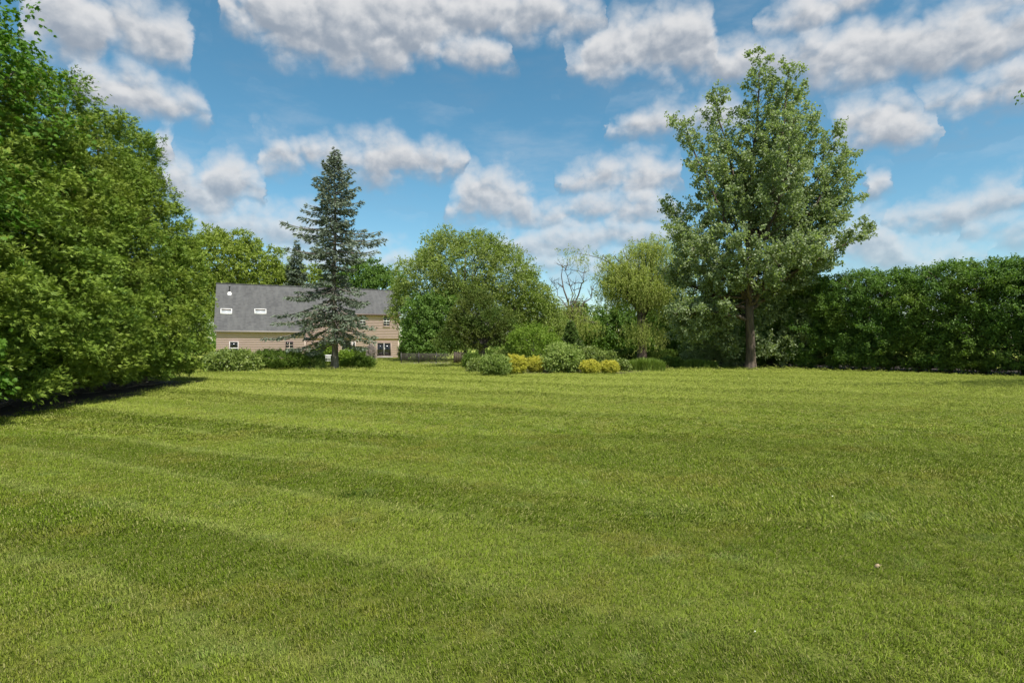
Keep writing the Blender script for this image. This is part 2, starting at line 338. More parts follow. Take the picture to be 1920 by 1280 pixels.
Q = np.stack([i * nx + j, i * nx + j + 1, (i + 1) * nx + j + 1, (i + 1) * nx + j], -1).reshape(-1, 4)
lawn = mesh('lawn', np.stack([GX, GY, ground_z(GX, GY)], -1).reshape(-1, 3), [Q], MT['turf'], smooth=True); tag(lawn, 'mown green lawn with pale mower stripes', 'lawn', kind='structure')

def bed(name, outline, label, lift=.06, wob=.12):
    """a low mound of bare soil with an irregular edge"""
    P = np.asarray(outline, float); out = []
    for a, b in zip(P, np.roll(P, -1, 0)):
        n = max(2, int(np.linalg.norm(b - a) / .5)); out += [a + (b - a) * k / n for k in range(n)]
    O = np.array(out); c = O.mean(0); O = O + rng.normal(0, wob, O.shape); n = len(O); rings = []
    V = []; 
    for f, z in ((1.0, -.05), (.97, .03), (.9, .05), (.6, lift + .01), (.3, lift + .02)):
        q = c + (O - c) * f; V.append(np.column_stack([q, ground_z(q[:, 0], q[:, 1]) + z]))
    V.append(np.array([[c[0], c[1], lift + .02]])); V = np.concatenate(V); F4 = []; F3 = []
    for r_ in range(4):
        for k in range(n): F4.append((r_ * n + k, r_ * n + (k + 1) % n, (r_ + 1) * n + (k + 1) % n, (r_ + 1) * n + k))
    for k in range(n): F3.append((4 * n + k, 4 * n + (k + 1) % n, 5 * n))
    o = mesh(name, V, [F3, F4], MT['soil'], smooth=True); return tag(o, label, 'soil', kind='structure')

# ------------------------------------------------------------------ turf blades (stuff)
def scatter_group():
    ng = bpy.data.node_groups.new('scatter', 'GeometryNodeTree')
    ng.interface.new_socket('Geometry', in_out='INPUT', socket_type='NodeSocketGeometry'); ng.interface.new_socket('Geometry', in_out='OUTPUT', socket_type='NodeSocketGeometry')
    gi = ng.nodes.new('NodeGroupInput'); go = ng.nodes.new('NodeGroupOutput')
    def attr(nm, ty): n = ng.nodes.new('GeometryNodeInputNamedAttribute'); n.data_type = ty; n.inputs['Name'].default_value = nm; return n.outputs[0]
    sp = ng.nodes.new('GeometryNodeSeparateGeometry'); sp.domain = 'POINT'; ng.links.new(gi.outputs[0], sp.inputs[0]); ng.links.new(attr('proto', 'BOOLEAN'), sp.inputs[1])
    ip = ng.nodes.new('GeometryNodeInstanceOnPoints'); ng.links.new(sp.outputs[1], ip.inputs['Points']); ng.links.new(sp.outputs[0], ip.inputs['Instance'])
    er = ng.nodes.new('FunctionNodeEulerToRotation'); ng.links.new(attr('rot', 'FLOAT_VECTOR'), er.inputs[0]); ng.links.new(er.outputs[0], ip.inputs['Rotation'])
    ng.links.new(attr('scl', 'FLOAT'), ip.inputs['Scale']); ng.links.new(ip.outputs[0], go.inputs[0]); return ng
SCATTER = scatter_group()
def tuft(n, rad, h, w, r_, le=(.15, 1.1)):
    """n bent blades in a disc"""
    a = r_.uniform(0, 2 * np.pi, n); q = rad * np.sqrt(r_.uniform(0, 1, n)); b = np.stack([q * np.cos(a), q * np.sin(a), np.full(n, -.012)], -1)
    az_ = r_.uniform(0, 2 * np.pi, n); d = np.stack([np.cos(az_), np.sin(az_), 0 * az_], -1); s = np.stack([-d[:, 1], d[:, 0], 0 * az_], -1)
    L = h * r_.uniform(.55, 1.25, n)[:, None]; lean = r_.uniform(*le, n)[:, None]; W = w * r_.uniform(.7, 1.3, n)[:, None]
    up = np.array([0, 0, 1.]); m_ = b + up * L * .6 + d * L * lean * .28; e = b + up * L * (1.05 - lean * .42) + d * L * lean * .85
    V = np.stack([b - s * W / 2, b + s * W / 2, m_ + s * W * .42, m_ - s * W * .42, e], 1).reshape(-1, 3)
    k = np.arange(n)[:, None] * 5; return V, k + np.array([[3, 2, 4]]), k + np.array([[0, 1, 2, 3]]), r_.uniform(0, 1, n)
def in_frame(x, y, margin): return np.abs(x) < (y * .92 + margin)
def grass(label, y0, y1, dens, n, rad, h, w, margin, seed):
    r_ = np.random.default_rng(seed); xm = y1 * .92 + margin; cnt = int(dens * 2 * xm * (y1 - y0))
    x = r_.uniform(-xm, xm, cnt); y = r_.uniform(y0, y1, cnt); k = in_frame(x, y, margin)
    # keep turf off the planting beds and ragged at the zone's edges
    k &= left_bed_side(x, y) > -.15; k &= right_bed_side(x, y) > -.1
    x, y = x[k], y[k]; n_p = len(x)
    V, T, Qd, tn = tuft(n, rad, h, w, r_, (.15, 1.1) if y0 < 10 else (.5, 1.6))
    P = np.stack([x, y, ground_z(x, y)], -1); allV = np.concatenate([V, P])
    o = mesh('grass', allV, [T, Qd], MT['blade'], tint=np.concatenate([tn, tn])); me = o.data
    a = me.attributes.new('proto', 'BOOLEAN', 'POINT'); a.data.foreach_set('value', np.arange(len(allV)) < len(V))
    ph = np.sin((x * STRIPE_N[0] + y * STRIPE_N[1]) * 2 * np.pi / 5.2 - 3.6 * 2 * np.pi / 5.2)
    lean = np.where(ph > 0, 1, -1) * .20 + r_.normal(0, .14, n_p)
    # tilt along the mower's travel, then spin about the vertical
    sz = r_.uniform(0, 2 * np.pi, n_p)
    ax = np.arctan2(STRIPE_N[1], STRIPE_N[0]); tx = lean * np.cos(ax - sz); ty = lean * np.sin(ax - sz)
    rot = np.zeros((len(allV), 3), np.float32); rot[len(V):] = np.stack([tx, ty, sz], -1)
    a = me.attributes.new('rot', 'FLOAT_VECTOR', 'POINT'); a.data.foreach_set('vector', rot.ravel())
    sc = np.ones(len(allV), np.float32); big = .5 + .5 * np.sin(x * 1.3 + 2 * np.sin(y * .8)) * np.sin(y * 1.1 + 1.7 * np.sin(x * .6))
    sc[len(V):] = r_.uniform(.85, 1.2, n_p) * (1.0 + .22 * big)
    a = me.attributes.new('scl', 'FLOAT', 'POINT'); a.data.foreach_set('value', sc)
    md = o.modifiers.new('scatter', 'NODES'); md.node_group = SCATTER
    tag(o, label, 'grass', kind='stuff')
LB = np.array([(-11.6, 10.2), (-12.2, 13), (-13.2, 20), (-14.6, 27.4)])       # front edge of the soil under the left hedge
def left_bed_side(x, y): return .5 + x - np.interp(y, LB[:, 1], LB[:, 0], left=-11.2, right=-999)
RB0, RBd = np.array([28.9, 32.2]), np.array([-.568, .823]); RBn = np.array([-.823, -.568])
def right_bed_side(x, y):
    s = (x - RB0[0]) * RBd[0] + (y - RB0[1]) * RBd[1]; e = (x - RB0[0]) * RBn[0] + (y - RB0[1]) * RBn[1]
    return np.where(s > -20, e, 9.)
grass('short mown turf nearest the camera', 1.4, 5.5, 440, 60, .07, .030, .0036, 1.2, 1)
grass('short mown turf in the front half of the lawn', 5.3, 11, 160, 62, .125, .031, .006, 1.5, 2)
grass('short mown turf in the middle of the lawn', 10.6, 21, 54, 64, .21, .033, .011, 2, 3)
grass('short mown turf towards the far edge of the lawn', 20.5, 38, 30, 60, .34, .034, .016, 2, 4)
grass('short mown turf between the planting beds and the house', 37.5, 74, 8, 70, .6, .036, .03, 1, 6)

bed('soil_bed', [(-11.2, 6), (-11.6, 10.2), (-12.2, 13), (-13.2, 20), (-14.9, 28), (-19, 28), (-18, 6)], 'dark bare soil under the tall left hedge')
h0 = RB0 - RBd * 14; h1 = RB0 + RBd * 40
bed('soil_bed', [h0 + RBn * .1, h1 + RBn * .1, h1 - RBn * 12, h0 - RBn * 12], 'dark bare soil along the foot of the right hedge')
bed('soil_bed', [gp(872, 40)[:2], gp(900, 36.6)[:2], gp(960, 35.4)[:2], gp(1060, 35.6)[:2], gp(1165, 35.6)[:2], gp(1240, 39)[:2], gp(1240, 47)[:2], gp(1000, 48)[:2], gp(880, 47)[:2]], 'soil of the island bed in mid-lawn')
bed('soil_bed', [gp(390, 39.4)[:2], gp(480, 39.8)[:2], gp(585, 42)[:2], gp(605, 46)[:2], gp(500, 48)[:2], gp(380, 47)[:2]], 'soil of the bed before the low wing of the house')

# ------------------------------------------------------------------ foliage primitives
UP = np.array([0, 0, 1.])
def kites(P, A, L, W, tint, fold=.12, r_=rng):
    """leaf-sized folded kites: base P, direction A"""
    n = len(P); A = unit(A); S = unit(np.cross(A, unit(r_.normal(0, 1, (n, 3)) + UP * .6))); Nn = np.cross(S, A)
    L = np.broadcast_to(L, (n,))[:, None]; W = np.broadcast_to(W, (n,))[:, None]
    V = np.stack([P, P + A * L * .48 + S * W / 2 + Nn * W * fold, P + A * L, P + A * L * .48 - S * W / 2 + Nn * W * fold], 1).reshape(-1, 3)
    k = np.arange(n)[:, None] * 4
    return V, np.concatenate([k + [[0, 1, 2]], k + [[0, 2, 3]]]), np.concatenate([tint, tint])
def fans(P, A, L, tint, k=4, spread=.6, wid=.10, r_=rng):
    """flat scale-leaf sprays: k narrow blades fanned in a plane"""
    n = len(P); A = unit(A); S = unit(np.cross(A, unit(r_.normal(0, 1, (n, 3)) + UP * .3))); Nn = np.cross(S, A)
    L = np.broadcast_to(L, (n,)); Vs = []; tt = []
    for i_ in range(k):
        th = (i_ / (k - 1) - .5) * 2 * spread + r_.normal(0, .12, n); l = L * (1 - .45 * abs(i_ / (k - 1) - .5) * 2) * r_.uniform(.75, 1.15, n)
        d = A * np.cos(th)[:, None] + S * np.sin(th)[:, None] + Nn * r_.normal(0, .18, (n, 1)) - UP * .12; q = S * np.cos(th)[:, None] - A * np.sin(th)[:, None]
        m_ = P + d * (l * .55)[:, None]; w = (l * wid)[:, None]
        Vs.append(np.stack([P, m_ + q * w, P + d * l[:, None], m_ - q * w], 1)); tt.append(tint + r_.normal(0, .08, n))
    V = np.concatenate(Vs).reshape(-1, 3); kk = np.arange(n * k)[:, None] * 4
    return V, kk + [[0, 1, 2, 3]], np.clip(np.concatenate(tt), 0, 1)
def stars(P, A, L, tint, r_=rng):
    """five-lobed maple leaves"""
    n = len(P); A = unit(A); S = unit(np.cross(A, unit(r_.normal(0, 1, (n, 3)) * .7 + UP))); Nn = np.cross(S, A); L = np.broadcast_to(L, (n,))
    an = np.array([180, 125, 75, 52, 30, 14, 0, -14, -30, -52, -75, -125]) * np.pi / 180; rad = np.array([.22, .42, .55, .34, .72, .42, .8, .42, .72, .34, .55, .42])
    c = P + A * (L * .3)[:, None]; ring = c[:, None] + (np.cos(an) * rad)[None, :, None] * L[:, None, None] * A[:, None] * .85 + (np.sin(an) * rad)[None, :, None] * L[:, None, None] * S[:, None] * .85 - (np.abs(np.sin(an)) * .16)[None, :, None] * L[:, None, None] * Nn[:, None]
    V = np.concatenate([c[:, None], ring], 1).reshape(-1, 3); b = np.arange(n)[:, None, None] * 13
    T = b + np.array([[0, 1 + i_, 1 + (i_ + 1) % 12] for i_ in range(12)])[None]
    return V, T.reshape(-1, 3), np.repeat(tint, 12)
def shoots(C, O, r_, n_sh=4, per=9, sl=.5, L=.12, W=.06, spread=.8, up=.3, droop=.2, jit=.06, tint=None, kind='kite', out=None):
    """leafy shoots fanning from clump centres C along outward directions O"""
    n = len(C); ct = r_.beta(2, 2, n) if tint is None else tint
    D = unit(np.repeat(O, n_sh, 0) + r_.normal(0, spread, (n * n_sh, 3)) + UP * up); Ls = sl * r_.uniform(.5, 1.3, n * n_sh)
    B = np.repeat(C, n_sh, 0); t = np.tile((np.arange(per) + .5) / per, n * n_sh); D2 = np.repeat(D, per, 0); L2 = np.repeat(Ls, per)
    P = np.repeat(B, per, 0) + D2 * (t * L2)[:, None] - UP * (droop * L2 * t * t)[:, None] + r_.normal(0, jit, (len(t), 3))
    A = D2 * (.5 if kind == 'kite' else .9) + r_.normal(0, .75 if kind == 'kite' else .42, (len(t), 3)) - UP * droop
    tn = np.clip(np.repeat(np.repeat(ct, n_sh), per) * .65 + r_.uniform(0, .35, len(t)) + (t - .5) * (.35 if kind == 'fan' else .1), 0, 1)
    sz = r_.uniform(.7, 1.25, len(t))
    if kind == 'kite': return kites(P, A, L * sz, W * sz, tn, r_=r_)
    if kind == 'star': return stars(P, A - UP * .3, L * sz, tn, r_=r_)
    V, Q_, tq = fans(P, A, L * sz, tn, r_=r_); return V, Q_, tq
def lobes_points(lobes, n, r_, shell=.45):
    L = np.asarray(lobes, float); w = (L[:, 3] * L[:, 4] + L[:, 3] * L[:, 5] + L[:, 4] * L[:, 5]); k = r_.choice(len(L), int(n * 1.6), p=w / w.sum())
    d = unit(r_.normal(0, 1, (len(k), 3))); rr = (shell + (1 - shell) * r_.uniform(0, 1, len(k)) ** .6)
    lump = 1 + .10 * np.sin(d[:, 0] * 7 + k) * np.sin(d[:, 1] * 6 + 2 * k) + .08 * np.sin(d[:, 2] * 11 + d[:, 0] * 9 + k)
    P = L[k, :3] + d * L[k, 3:] * (rr * lump)[:, None]
    inside = np.zeros(len(P), int)
    for m_ in range(len(L)): inside += ((((P - L[m_, :3]) / (L[m_, 3:] * .62)) ** 2).sum(1) < 1) & (k != m_)
    ok = (inside == 0) & (P[:, 2] > .08); P, d = P[ok][:n], (d / L[k, 3:])[ok][:n]
    return P, unit(d)
def limb_curve(a, b, sag=.0, n=7, r_=rng, wob=.04):
    a, b = np.asarray(a, float), np.asarray(b, float); L = np.linalg.norm(b - a); m_ = (a + b) / 2 + UP * L * sag * -1 + np.array([b[0] - a[0], b[1] - a[1], 0]) * -.12
    t = np.linspace(0, 1, n)[:, None]; P = (1 - t) ** 2 * a + 2 * t * (1 - t) * m_ + t * t * b; P[1:-1] += r_.normal(0, wob * L / 3, (n - 2, 3)); return P
def broadleaf(name, base, lobes, mat, bark, label, cat='tree', group=None, seed=1, clumps=900, n_sh=4, per=8, sl=.7, L=.22, W=.12, trunk_r=.22, fork=None, limbs=14, up=.3, droop=.2, spread=.8, kind='kite', shell=.4, jit=.06, trunk_top=None, lean=(0, 0)):
    r_ = np.random.default_rng(seed); root = empty(name, base, label, cat, group); L_ = np.asarray(lobes, float)
    top = L_[:, 2].max() if trunk_top is None else trunk_top; fork = top * .35 if fork is None else fork
    g = Geo(); zz = np.linspace(-.15, top, 9); tx = lean[0] * (zz / top) ** 1.5 + np.sin(zz * 1.1 + seed) * .02 * top / 6; ty = lean[1] * (zz / top) ** 1.5 + np.cos(zz * .9 + seed) * .02 * top / 6
    rr = trunk_r * (1 - .8 * np.clip(zz / top, 0, 1)); rr[0] *= 1.5; rr[1] *= 1.05
    TP = np.stack([tx, ty, zz], -1); g.tube(TP, rr, 9)
    P, O = lobes_points(lobes, clumps, r_, shell)
    pick = r_.choice(len(P), min(limbs, len(P)), replace=False)
    for q in pick:
        z0 = fork + (P[q, 2] - fork) * r_.uniform(.1, .5); z0 = np.clip(z0, fork * .8, top * .95); a = np.array([np.interp(z0, zz, tx), np.interp(z0, zz, ty), z0]); r0 = np.interp(z0, zz, rr) * .6
        cpts = limb_curve(a, P[q], .05, r_=r_); g.tube(cpts, np.linspace(r0, .015, len(cpts)), 5)
        for _ in range(2):
            k = r_.integers(2, 5); e = P[r_.integers(len(P))]; e = cpts[k] + (e - cpts[k]) * min(1, .35 * np.linalg.norm(P[q] - a) / max(np.linalg.norm(e - cpts[k]), .1))
            g.tube(limb_curve(cpts[k], e, .03, 5, r_), np.linspace(r0 * .4, .01, 5), 4)
    g.build('trunk', bark, root, smooth=True)
    V, Fc, t = shoots(P, O, r_, n_sh, per, sl, L, W, spread, up, droop, jit, kind=kind)
    mesh('crown', V, [Fc], mat, root, tint=t); return root

# ------------------------------------------------------------------ house (one building: low wing, two-storey block, one ridge)
HX, HY, HROT = -36.4, 69.2, R(25)
house = empty('house', (HX, HY, 0), 'tan clapboard house with grey shingle roof behind the blue spruce', 'house', rz=HROT)
ca, sa = math.cos(HROT), math.sin(HROT)
def wall_t(px, ly):                     # distance along the front for a bearing, on a wall set back by ly
    k = (px - 960) / FPX; ox, oy = HX - sa * ly, HY + ca * ly
    return (k * oy - ox) / (ca - k * sa)
def wall_D(t, ly): return HY + ca * ly + sa * t
W1, W2, W3, RIDGE_Y, RIDGE_Z, XW, XE = .38, 2.95, 3.12, 6.4, 10.0, 10.66, 23.6
def roofz(y): return 3.6 + (y if y <= RIDGE_Y else 2 * RIDGE_Y - y)
g = Geo()      # wall shells, 0.2 m thick
def slab(g, x0, x1, y0, y1, z0, z1): g.box(x0, x1, y0, y1, z0, z1)
slab(g, .35, XW, W1, W1 + .2, -.2, 3.8); slab(g, XW - .2, XW, W1 + .2, W3 + .2, -.2, 3.6)
slab(g, XW, XE, W3, W3 + .2, -.2, 2.78); slab(g, XW - .2, XE, W2, W2 + .2, 2.7, 6.35); slab(g, .35, XE, 12.2, 12.4, -.2, 3.8)
def gable(g, x0, x1, yf, zlow=-.2):
    prof = [(yf, zlow), (12.2, zlow), (12.2, roofz(12.2) - .12), (RIDGE_Y, RIDGE_Z - .12), (yf, roofz(yf) - .12)]; n = len(prof)
    V = [(x, y, z) for x in (x0, x1) for y, z in prof]
    for a in range(n):
        b = (a + 1) % n; g.add([V[a], V[b], V[n + b], V[n + a]], Q=[(0, 1, 2, 3)])
    for o in (0, n): g.add(V[o:o + n], T=[(0, 1, 2), (0, 2, 3), (0, 3, 4)])
gable(g, .35, .55, W1 + .2); gable(g, XE - .2, XE, W3 + .2); gable(g, XW - .2, XW - .005, W1 + .25, 3.5)
wall = g.build('wall', MT['stucco'], house)
def siding(x0, x1, y, z0, z1, ex=.2):
    g = Geo(); z = z0
    while z < z1 - .01:
        zt = min(z + ex, z1); g.add([(x0, y - .011, z), (x1, y - .011, z), (x1, y - .008, zt), (x0, y - .008, zt), (x0, y - .004, z), (x1, y - .004, z)], Q=[(0, 1, 2, 3), (4, 5, 1, 0)]); z += ex
    g.build('siding', MT['siding'], wall, kind='stuff')
siding(.35, XW, W1, .0, 3.75, .22); siding(XW, XE, W2, 2.72, 6.2, .22); siding(XW, XE, W3, 0, 2.70, .27)
g = Geo(); g.box(XW - .12, XW + .03, W1 - .05, W1 + .1, 0, 3.62); g.build('corner_board', MT['trimtan'], wall)
g = Geo(); g.box(XE - .1, XE + .04, W2 - .05, W2 + .1, 2.7, 6.2); g.box(XE - .1, XE + .04, W3 - .05, W3 + .1, 0, 2.69); g.build('corner_board', MT['trimtan'], wall)
# roof: stepped shingle courses over a deck
g = Geo()
def slope(g, x0, x1, ya, yb, dz=0.0, th=.16):
    za, zb = roofz(ya) + dz, roofz(yb) + dz
    V = [(x, y, z - o) for o in (0, th) for x, y, z in ((x0, ya, za), (x1, ya, za), (x1, yb, zb), (x0, yb, zb))]
    g.add(V, Q=[(0, 1, 2, 3), (4, 7, 6, 5), (0, 4, 5, 1), (1, 5, 6, 2), (2, 6, 7, 3), (3, 7, 4, 0)])
slope(g, .1, XW + .25, 0, RIDGE_Y, -.02); slope(g, XW + .25, XE + .15, 2.6, RIDGE_Y, -.02); slope(g, .1, XE + .15, RIDGE_Y, 12.8, -.02)
roof = g.build('roof', MT['roof'], house)
g = Geo()
def courses(g, x0, x1, ya, yb, ex=.2):
    y = ya
    while y < yb - .01:
        y2 = min(y + ex, yb); j = rng.normal(0, .004)
        g.add([(x0, y - .012, roofz(y) + .03 + j), (x1, y - .012, roofz(y) + .03 - j), (x1, y2, roofz(y2) + .006), (x0, y2, roofz(y2) + .006), (x0, y - .012, roofz(y) - .01), (x1, y - .012, roofz(y) - .01)], Q=[(0, 1, 2, 3), (4, 5, 1, 0)]); y += ex
courses(g, .08, XW + .27, -.03, RIDGE_Y); courses(g, XW + .25, XE + .17, 2.57, RIDGE_Y); g.build('shingle_courses', MT['roof'], roof, kind='stuff')
g = Geo(); g.box(.05, XE + .2, RIDGE_Y - .14, RIDGE_Y + .14, RIDGE_Z - .06, RIDGE_Z + .045); g.build('ridge_cap', MT['roof'], roof)
g = Geo(); g.box(.08, XW + .27, -.07, -.035, 3.38, 3.60); g.build('fascia', MT['fascia'], roof)
g = Geo(); g.box(XW + .27, XE + .17, 2.52, 2.56, 5.98, 6.2); g.build('fascia', MT['sash'], roof)
def window(px0, px1, py0, py1, ly, cols=2, rows=2, label=None, frame='trimtan', mid=True, mun='trimtan', name='window'):
    x0, x1 = wall_t(px0, ly), wall_t(px1, ly); D = wall_D((x0 + x1) / 2, ly); z0, z1 = zat(py1, D), zat(py0, D); y = ly - .045
    g = Geo(); f = .05
    g.box(x0 - f, x0, y - .05, y + .03, z0 - f, z1 + f); g.box(x1, x1 + f, y - .05, y + .03, z0 - f, z1 + f); g.box(x0, x1, y - .05, y + .03, z1, z1 + f); g.box(x0, x1, y - .05, y + .03, z0 - f, z0)
    w = g.build(name, MT[frame], house)
    if label: w['label'] = label
    for c in range(cols):
        for r_ in range(rows):
            a = x0 + (x1 - x0) * c / cols; b = x0 + (x1 - x0) * (c + 1) / cols; lo = z0 + (z1 - z0) * r_ / rows; hi = z0 + (z1 - z0) * (r_ + 1) / rows
            g = Geo(); g.box(a + .015, b - .015, y - .01, y + .02, lo + .015, hi - .015); g.build('pane', MT['glass'], w)
    for c in range(1, cols): xm = x0 + (x1 - x0) * c / cols; g = Geo(); g.box(xm - .025, xm + .025, y - .035, y - .012, z0, z1); g.build('muntin', MT[mun], w)
    for r_ in range(1, rows):
        zm = z0 + (z1 - z0) * r_ / rows; th = .05 if (mid and r_ == rows // 2) else .022; g = Geo(); g.box(x0, x1, y - .045, y - .037, zm - th, zm + th); g.build('muntin', MT[mun], w)
    if name == 'window': g = Geo(); g.box(x0 - f - .05, x1 + f + .05, y - .12, y + .03, z0 - f - .06, z0 - f - .002); g.build('sill', MT[frame], w)
    return w, x0, x1, z0, z1
window(431, 446, 641, 664, W1, 1, 2, frame='white', mun='white'); window(536, 549, 641, 664, W1, 2, 4, frame='sash', mun='trimtan')
window(719, 730, 593, 611, W2, 2, 4, frame='trimtan', mun='white'); window(674, 685, 592, 610, W2, 2, 4, frame='trimtan', mun='white'); window(610, 621, 592, 609, W2, 2, 4)
window(641, 658, 641, 656, W3, 1, 1, frame='white', mun='white'); window(661.5, 665.5, 641, 656, W3, 1, 2, frame='white', mun='sash'); window(598, 607, 642, 660, W3, 2, 2)
w, dx0, dx1, dz0, dz1 = window(707, 732.5, 643, 667, W3, 2, 1, frame='trimtan', mun='white', name='sliding_door')
g = Geo(); g.box((dx0 + dx1) / 2 + .07, (dx0 + dx1) / 2 + .11, W3 - .13, W3 - .09, dz0 + .8, dz0 + 1.15); g.build('handle', MT['white'], w)
st = empty('door_step', (0, 0, 0)); st.parent = house
for k in range(2):
    g = Geo(); zt = max(dz0 - .12 - .17 * k, .1); g.box(dx0 - .1, dx1 + .2, W3 - .5 - .32 * k, W3 - .19 - .32 * k, zt - .05, zt); g.build('tread', MT['white' if k == 0 else 'step'], st)
g = Geo(); g.box(dx0, dx1 + .1, W3 - .78, W3 - .1, -.1, max(dz0 - .36, .04)); g.build('stringer', MT['brown'], st)
def skylight(px0, px1, py0, py1):
    # find the place on the front roof slope for that bearing
    def hit(px, py):
        for y in np.linspace(0, RIDGE_Y, 600):
            t = wall_t(px, y); 
            if zat(py, wall_D(t, y)) <= roofz(y): return t, y
    xa, ya = hit(px0, py1); xb, yb = hit(px1, py0); x0, x1 = xa, xb; c = Geo(); f = .07
    def q(g, x0, x1, ya, yb, d0, d1):
        o = math.sqrt(.5); V = [(x, y - d * o, roofz(y) + d * o) for d in (d0, d1) for x, y in ((x0, ya), (x1, ya), (x1, yb), (x0, yb))]
        g.add(V, Q=[(3, 2, 1, 0), (4, 5, 6, 7), (0, 1, 5, 4), (1, 2, 6, 5), (2, 3, 7, 6), (3, 0, 4, 7)])
    q(c, x0, x0 + f, ya, yb, -.05, .14); q(c, x1 - f, x1, ya, yb, -.05, .14); q(c, x0 + f, x1 - f, ya, ya + f, -.05, .14); q(c, x0 + f, x1 - f, yb - f, yb, -.05, .14)
    s = c.build('skylight', MT['white'], house); p = Geo(); q(p, x0 + f, x1 - f, ya + f, yb - f, .02, .10); p.build('pane', MT['skyl'], s)
    p = Geo(); q(p, x0 + f + .03, x1 - f - .03, yb - f - .16, yb - f - .03, .11, .16); p.build('blind_box', MT['rust'], s); return s
skylight(477, 499, 580.5, 589); skylight(413, 435, 580, 589)
t_ = wall_t(430, 5.0); g = Geo(); g.tube([(t_, 5.0, roofz(5) - .1), (t_, 5.0, roofz(5) + .85)], .09, 10); g.tube([(t_, 5.0, roofz(5) + .85), (t_, 5.0, roofz(5) + .95)], .13, 10)
vp = g.build('vent_pipe', MT['dark'], house); g = Geo(); g.tube([(t_, 5.0, roofz(5) - .25), (t_, 4.98, roofz(5) + .12), (t_, 4.98, roofz(5) + .2)], [.34, .22, .11], 10); g.build('collar', MT['white'], vp)

# ------------------------------------------------------------------ tall arborvitae hedge on the left
def arborvitae(name, seed, h, Rm, mat, label, group, plumes, n_sh=3, per=7, L=.2, sl=.75, kind='fan', prof='cone', cat='tree', zmin=.6, W=.1, twigs=10):
    r_ = np.random.default_rng(seed); root = empty(name, (0, 0, 0), label, cat, group)
    def rad(z):
        u = np.clip(z / h, 0, 1)
        if prof == 'cone': return Rm * np.minimum(.80 + 1.4 * u, 1) * np.clip(1 - np.clip((u - .22) / .78, 0, 1) ** 1.7, 0, 1) ** .85
        return Rm * np.minimum(.75 + 1.8 * u, 1) * np.clip(1 - np.clip((u - .45) / .55, 0, 1) ** 5, 0, 1) ** .5
    uz = r_.uniform(0, 1, plumes * 2); z = h * (zmin / h + (1 - zmin / h) * (1 - uz ** .72 if prof == 'cone' else uz)); keep = r_.uniform(0, 1, len(z)) < (.25 + .75 * rad(z) / Rm); z = z[keep][:plumes]
    z[:max(6, plumes // 60)] = h * r_.uniform(.93, 1, max(6, plumes // 60))
    a = r_.uniform(0, 2 * np.pi, len(z)); lump = 1 + .10 * np.sin(3 * a + seed + z * .9) + .09 * np.sin(5 * a - z * 2.3) + .08 * np.sin(z * 4.1 + 2 * a)
    q = rad(z) * lump * (.30 + .45 * r_.uniform(0, 1, len(z)))
    # most plumes gather into boughs that stand out from the crown, with hollows between them
    nb = int(plumes / 10); zb = r_.choice(z, nb); ab = r_.uniform(0, 2 * np.pi, nb); qb = rad(zb) * (1 + .10 * np.sin(3 * ab + seed + zb * .9)) * r_.uniform(.80, 1.05, nb); tb = r_.beta(1.6, 1.6, nb)
    m_ = int(len(z) * .80); bi = np.arange(m_) % nb; sg = .27 * (Rm / 2.7) ** .5
    bc = np.stack([qb * np.cos(ab), qb * np.sin(ab), zb], -1)[bi]; od = np.stack([np.cos(ab), np.sin(ab), 0 * ab], -1)[bi]; td = np.stack([-np.sin(ab), np.cos(ab), 0 * ab], -1)[bi]; e1 = r_.normal(0, 1, (m_, 3))
    bp = bc - od * np.abs(e1[:, :1]) * sg * 1.1 + td * e1[:, 1:2] * sg * 1.15 + UP * e1[:, 2:] * sg * .6; bp[:, 2] -= (e1[:, 0] ** 2) * sg * .1
    P = np.stack([q * np.cos(a), q * np.sin(a), z], -1); P[:m_] = bp; P[:, 2] = np.maximum(P[:, 2], zmin * .8); a = np.arctan2(P[:, 1], P[:, 0]); z = P[:, 2]; O = np.stack([np.cos(a), np.sin(a), .7 + .9 * (z / h) ** 2], -1)
    ct = np.clip(r_.beta(2, 2, len(z)) * .45 + .15 * (np.sin(2 * a + z * .8 + seed) * .5 + .5), 0, 1); ct[:m_] += .5 * tb[bi] - .05; ct = np.clip(ct, 0, 1)
    V, Fc, t = shoots(P, O, r_, n_sh, per, sl, L, W, .55, .45 if kind == 'fan' else .25, .35, .07, tint=ct, kind=kind)
    V[:, 2] = np.maximum(V[:, 2], .04)
    mesh('crown', V, [Fc], mat, root, tint=t)
    g = Geo(); zz = np.linspace(-.1, h * .93, 7); g.tube(np.stack([.08 * np.sin(zz), .08 * np.cos(zz * 1.3), zz], -1), np.linspace(.19, .02, 7) * h / 10, 8)
    for _ in range(26):
        b = r_.uniform(.4, h * .8); an = r_.uniform(0, 6.28); e = rad(np.array(b + .5)) * .85; g.tube(limb_curve((0, 0, b), (e * math.cos(an), e * math.sin(an), b + r_.uniform(.2, 1.2)), .06, 6, r_), np.linspace(.05, .012, 6), 4)
    g.build('trunk', MT['abark'], root, smooth=True)
    if twigs:
        g = Geo()
        for _ in range(twigs):
            an = r_.uniform(0, 6.28); e = Rm * r_.uniform(.55, .98); d = np.array([math.cos(an), math.sin(an), 0]); s = np.array([-d[1], d[0], 0]) * r_.normal(0, .4); u = np.linspace(0, 1, 8)[:, None]
            g.tube(UP * .7 + d * e * u + s * u * u - UP * (.9 * np.sin(u * 2.6) * r_.uniform(.4, .75)), np.linspace(.028, .006, 8), 4)
        g.build('dry_twig', MT['bark'], root, smooth=True)
    return root
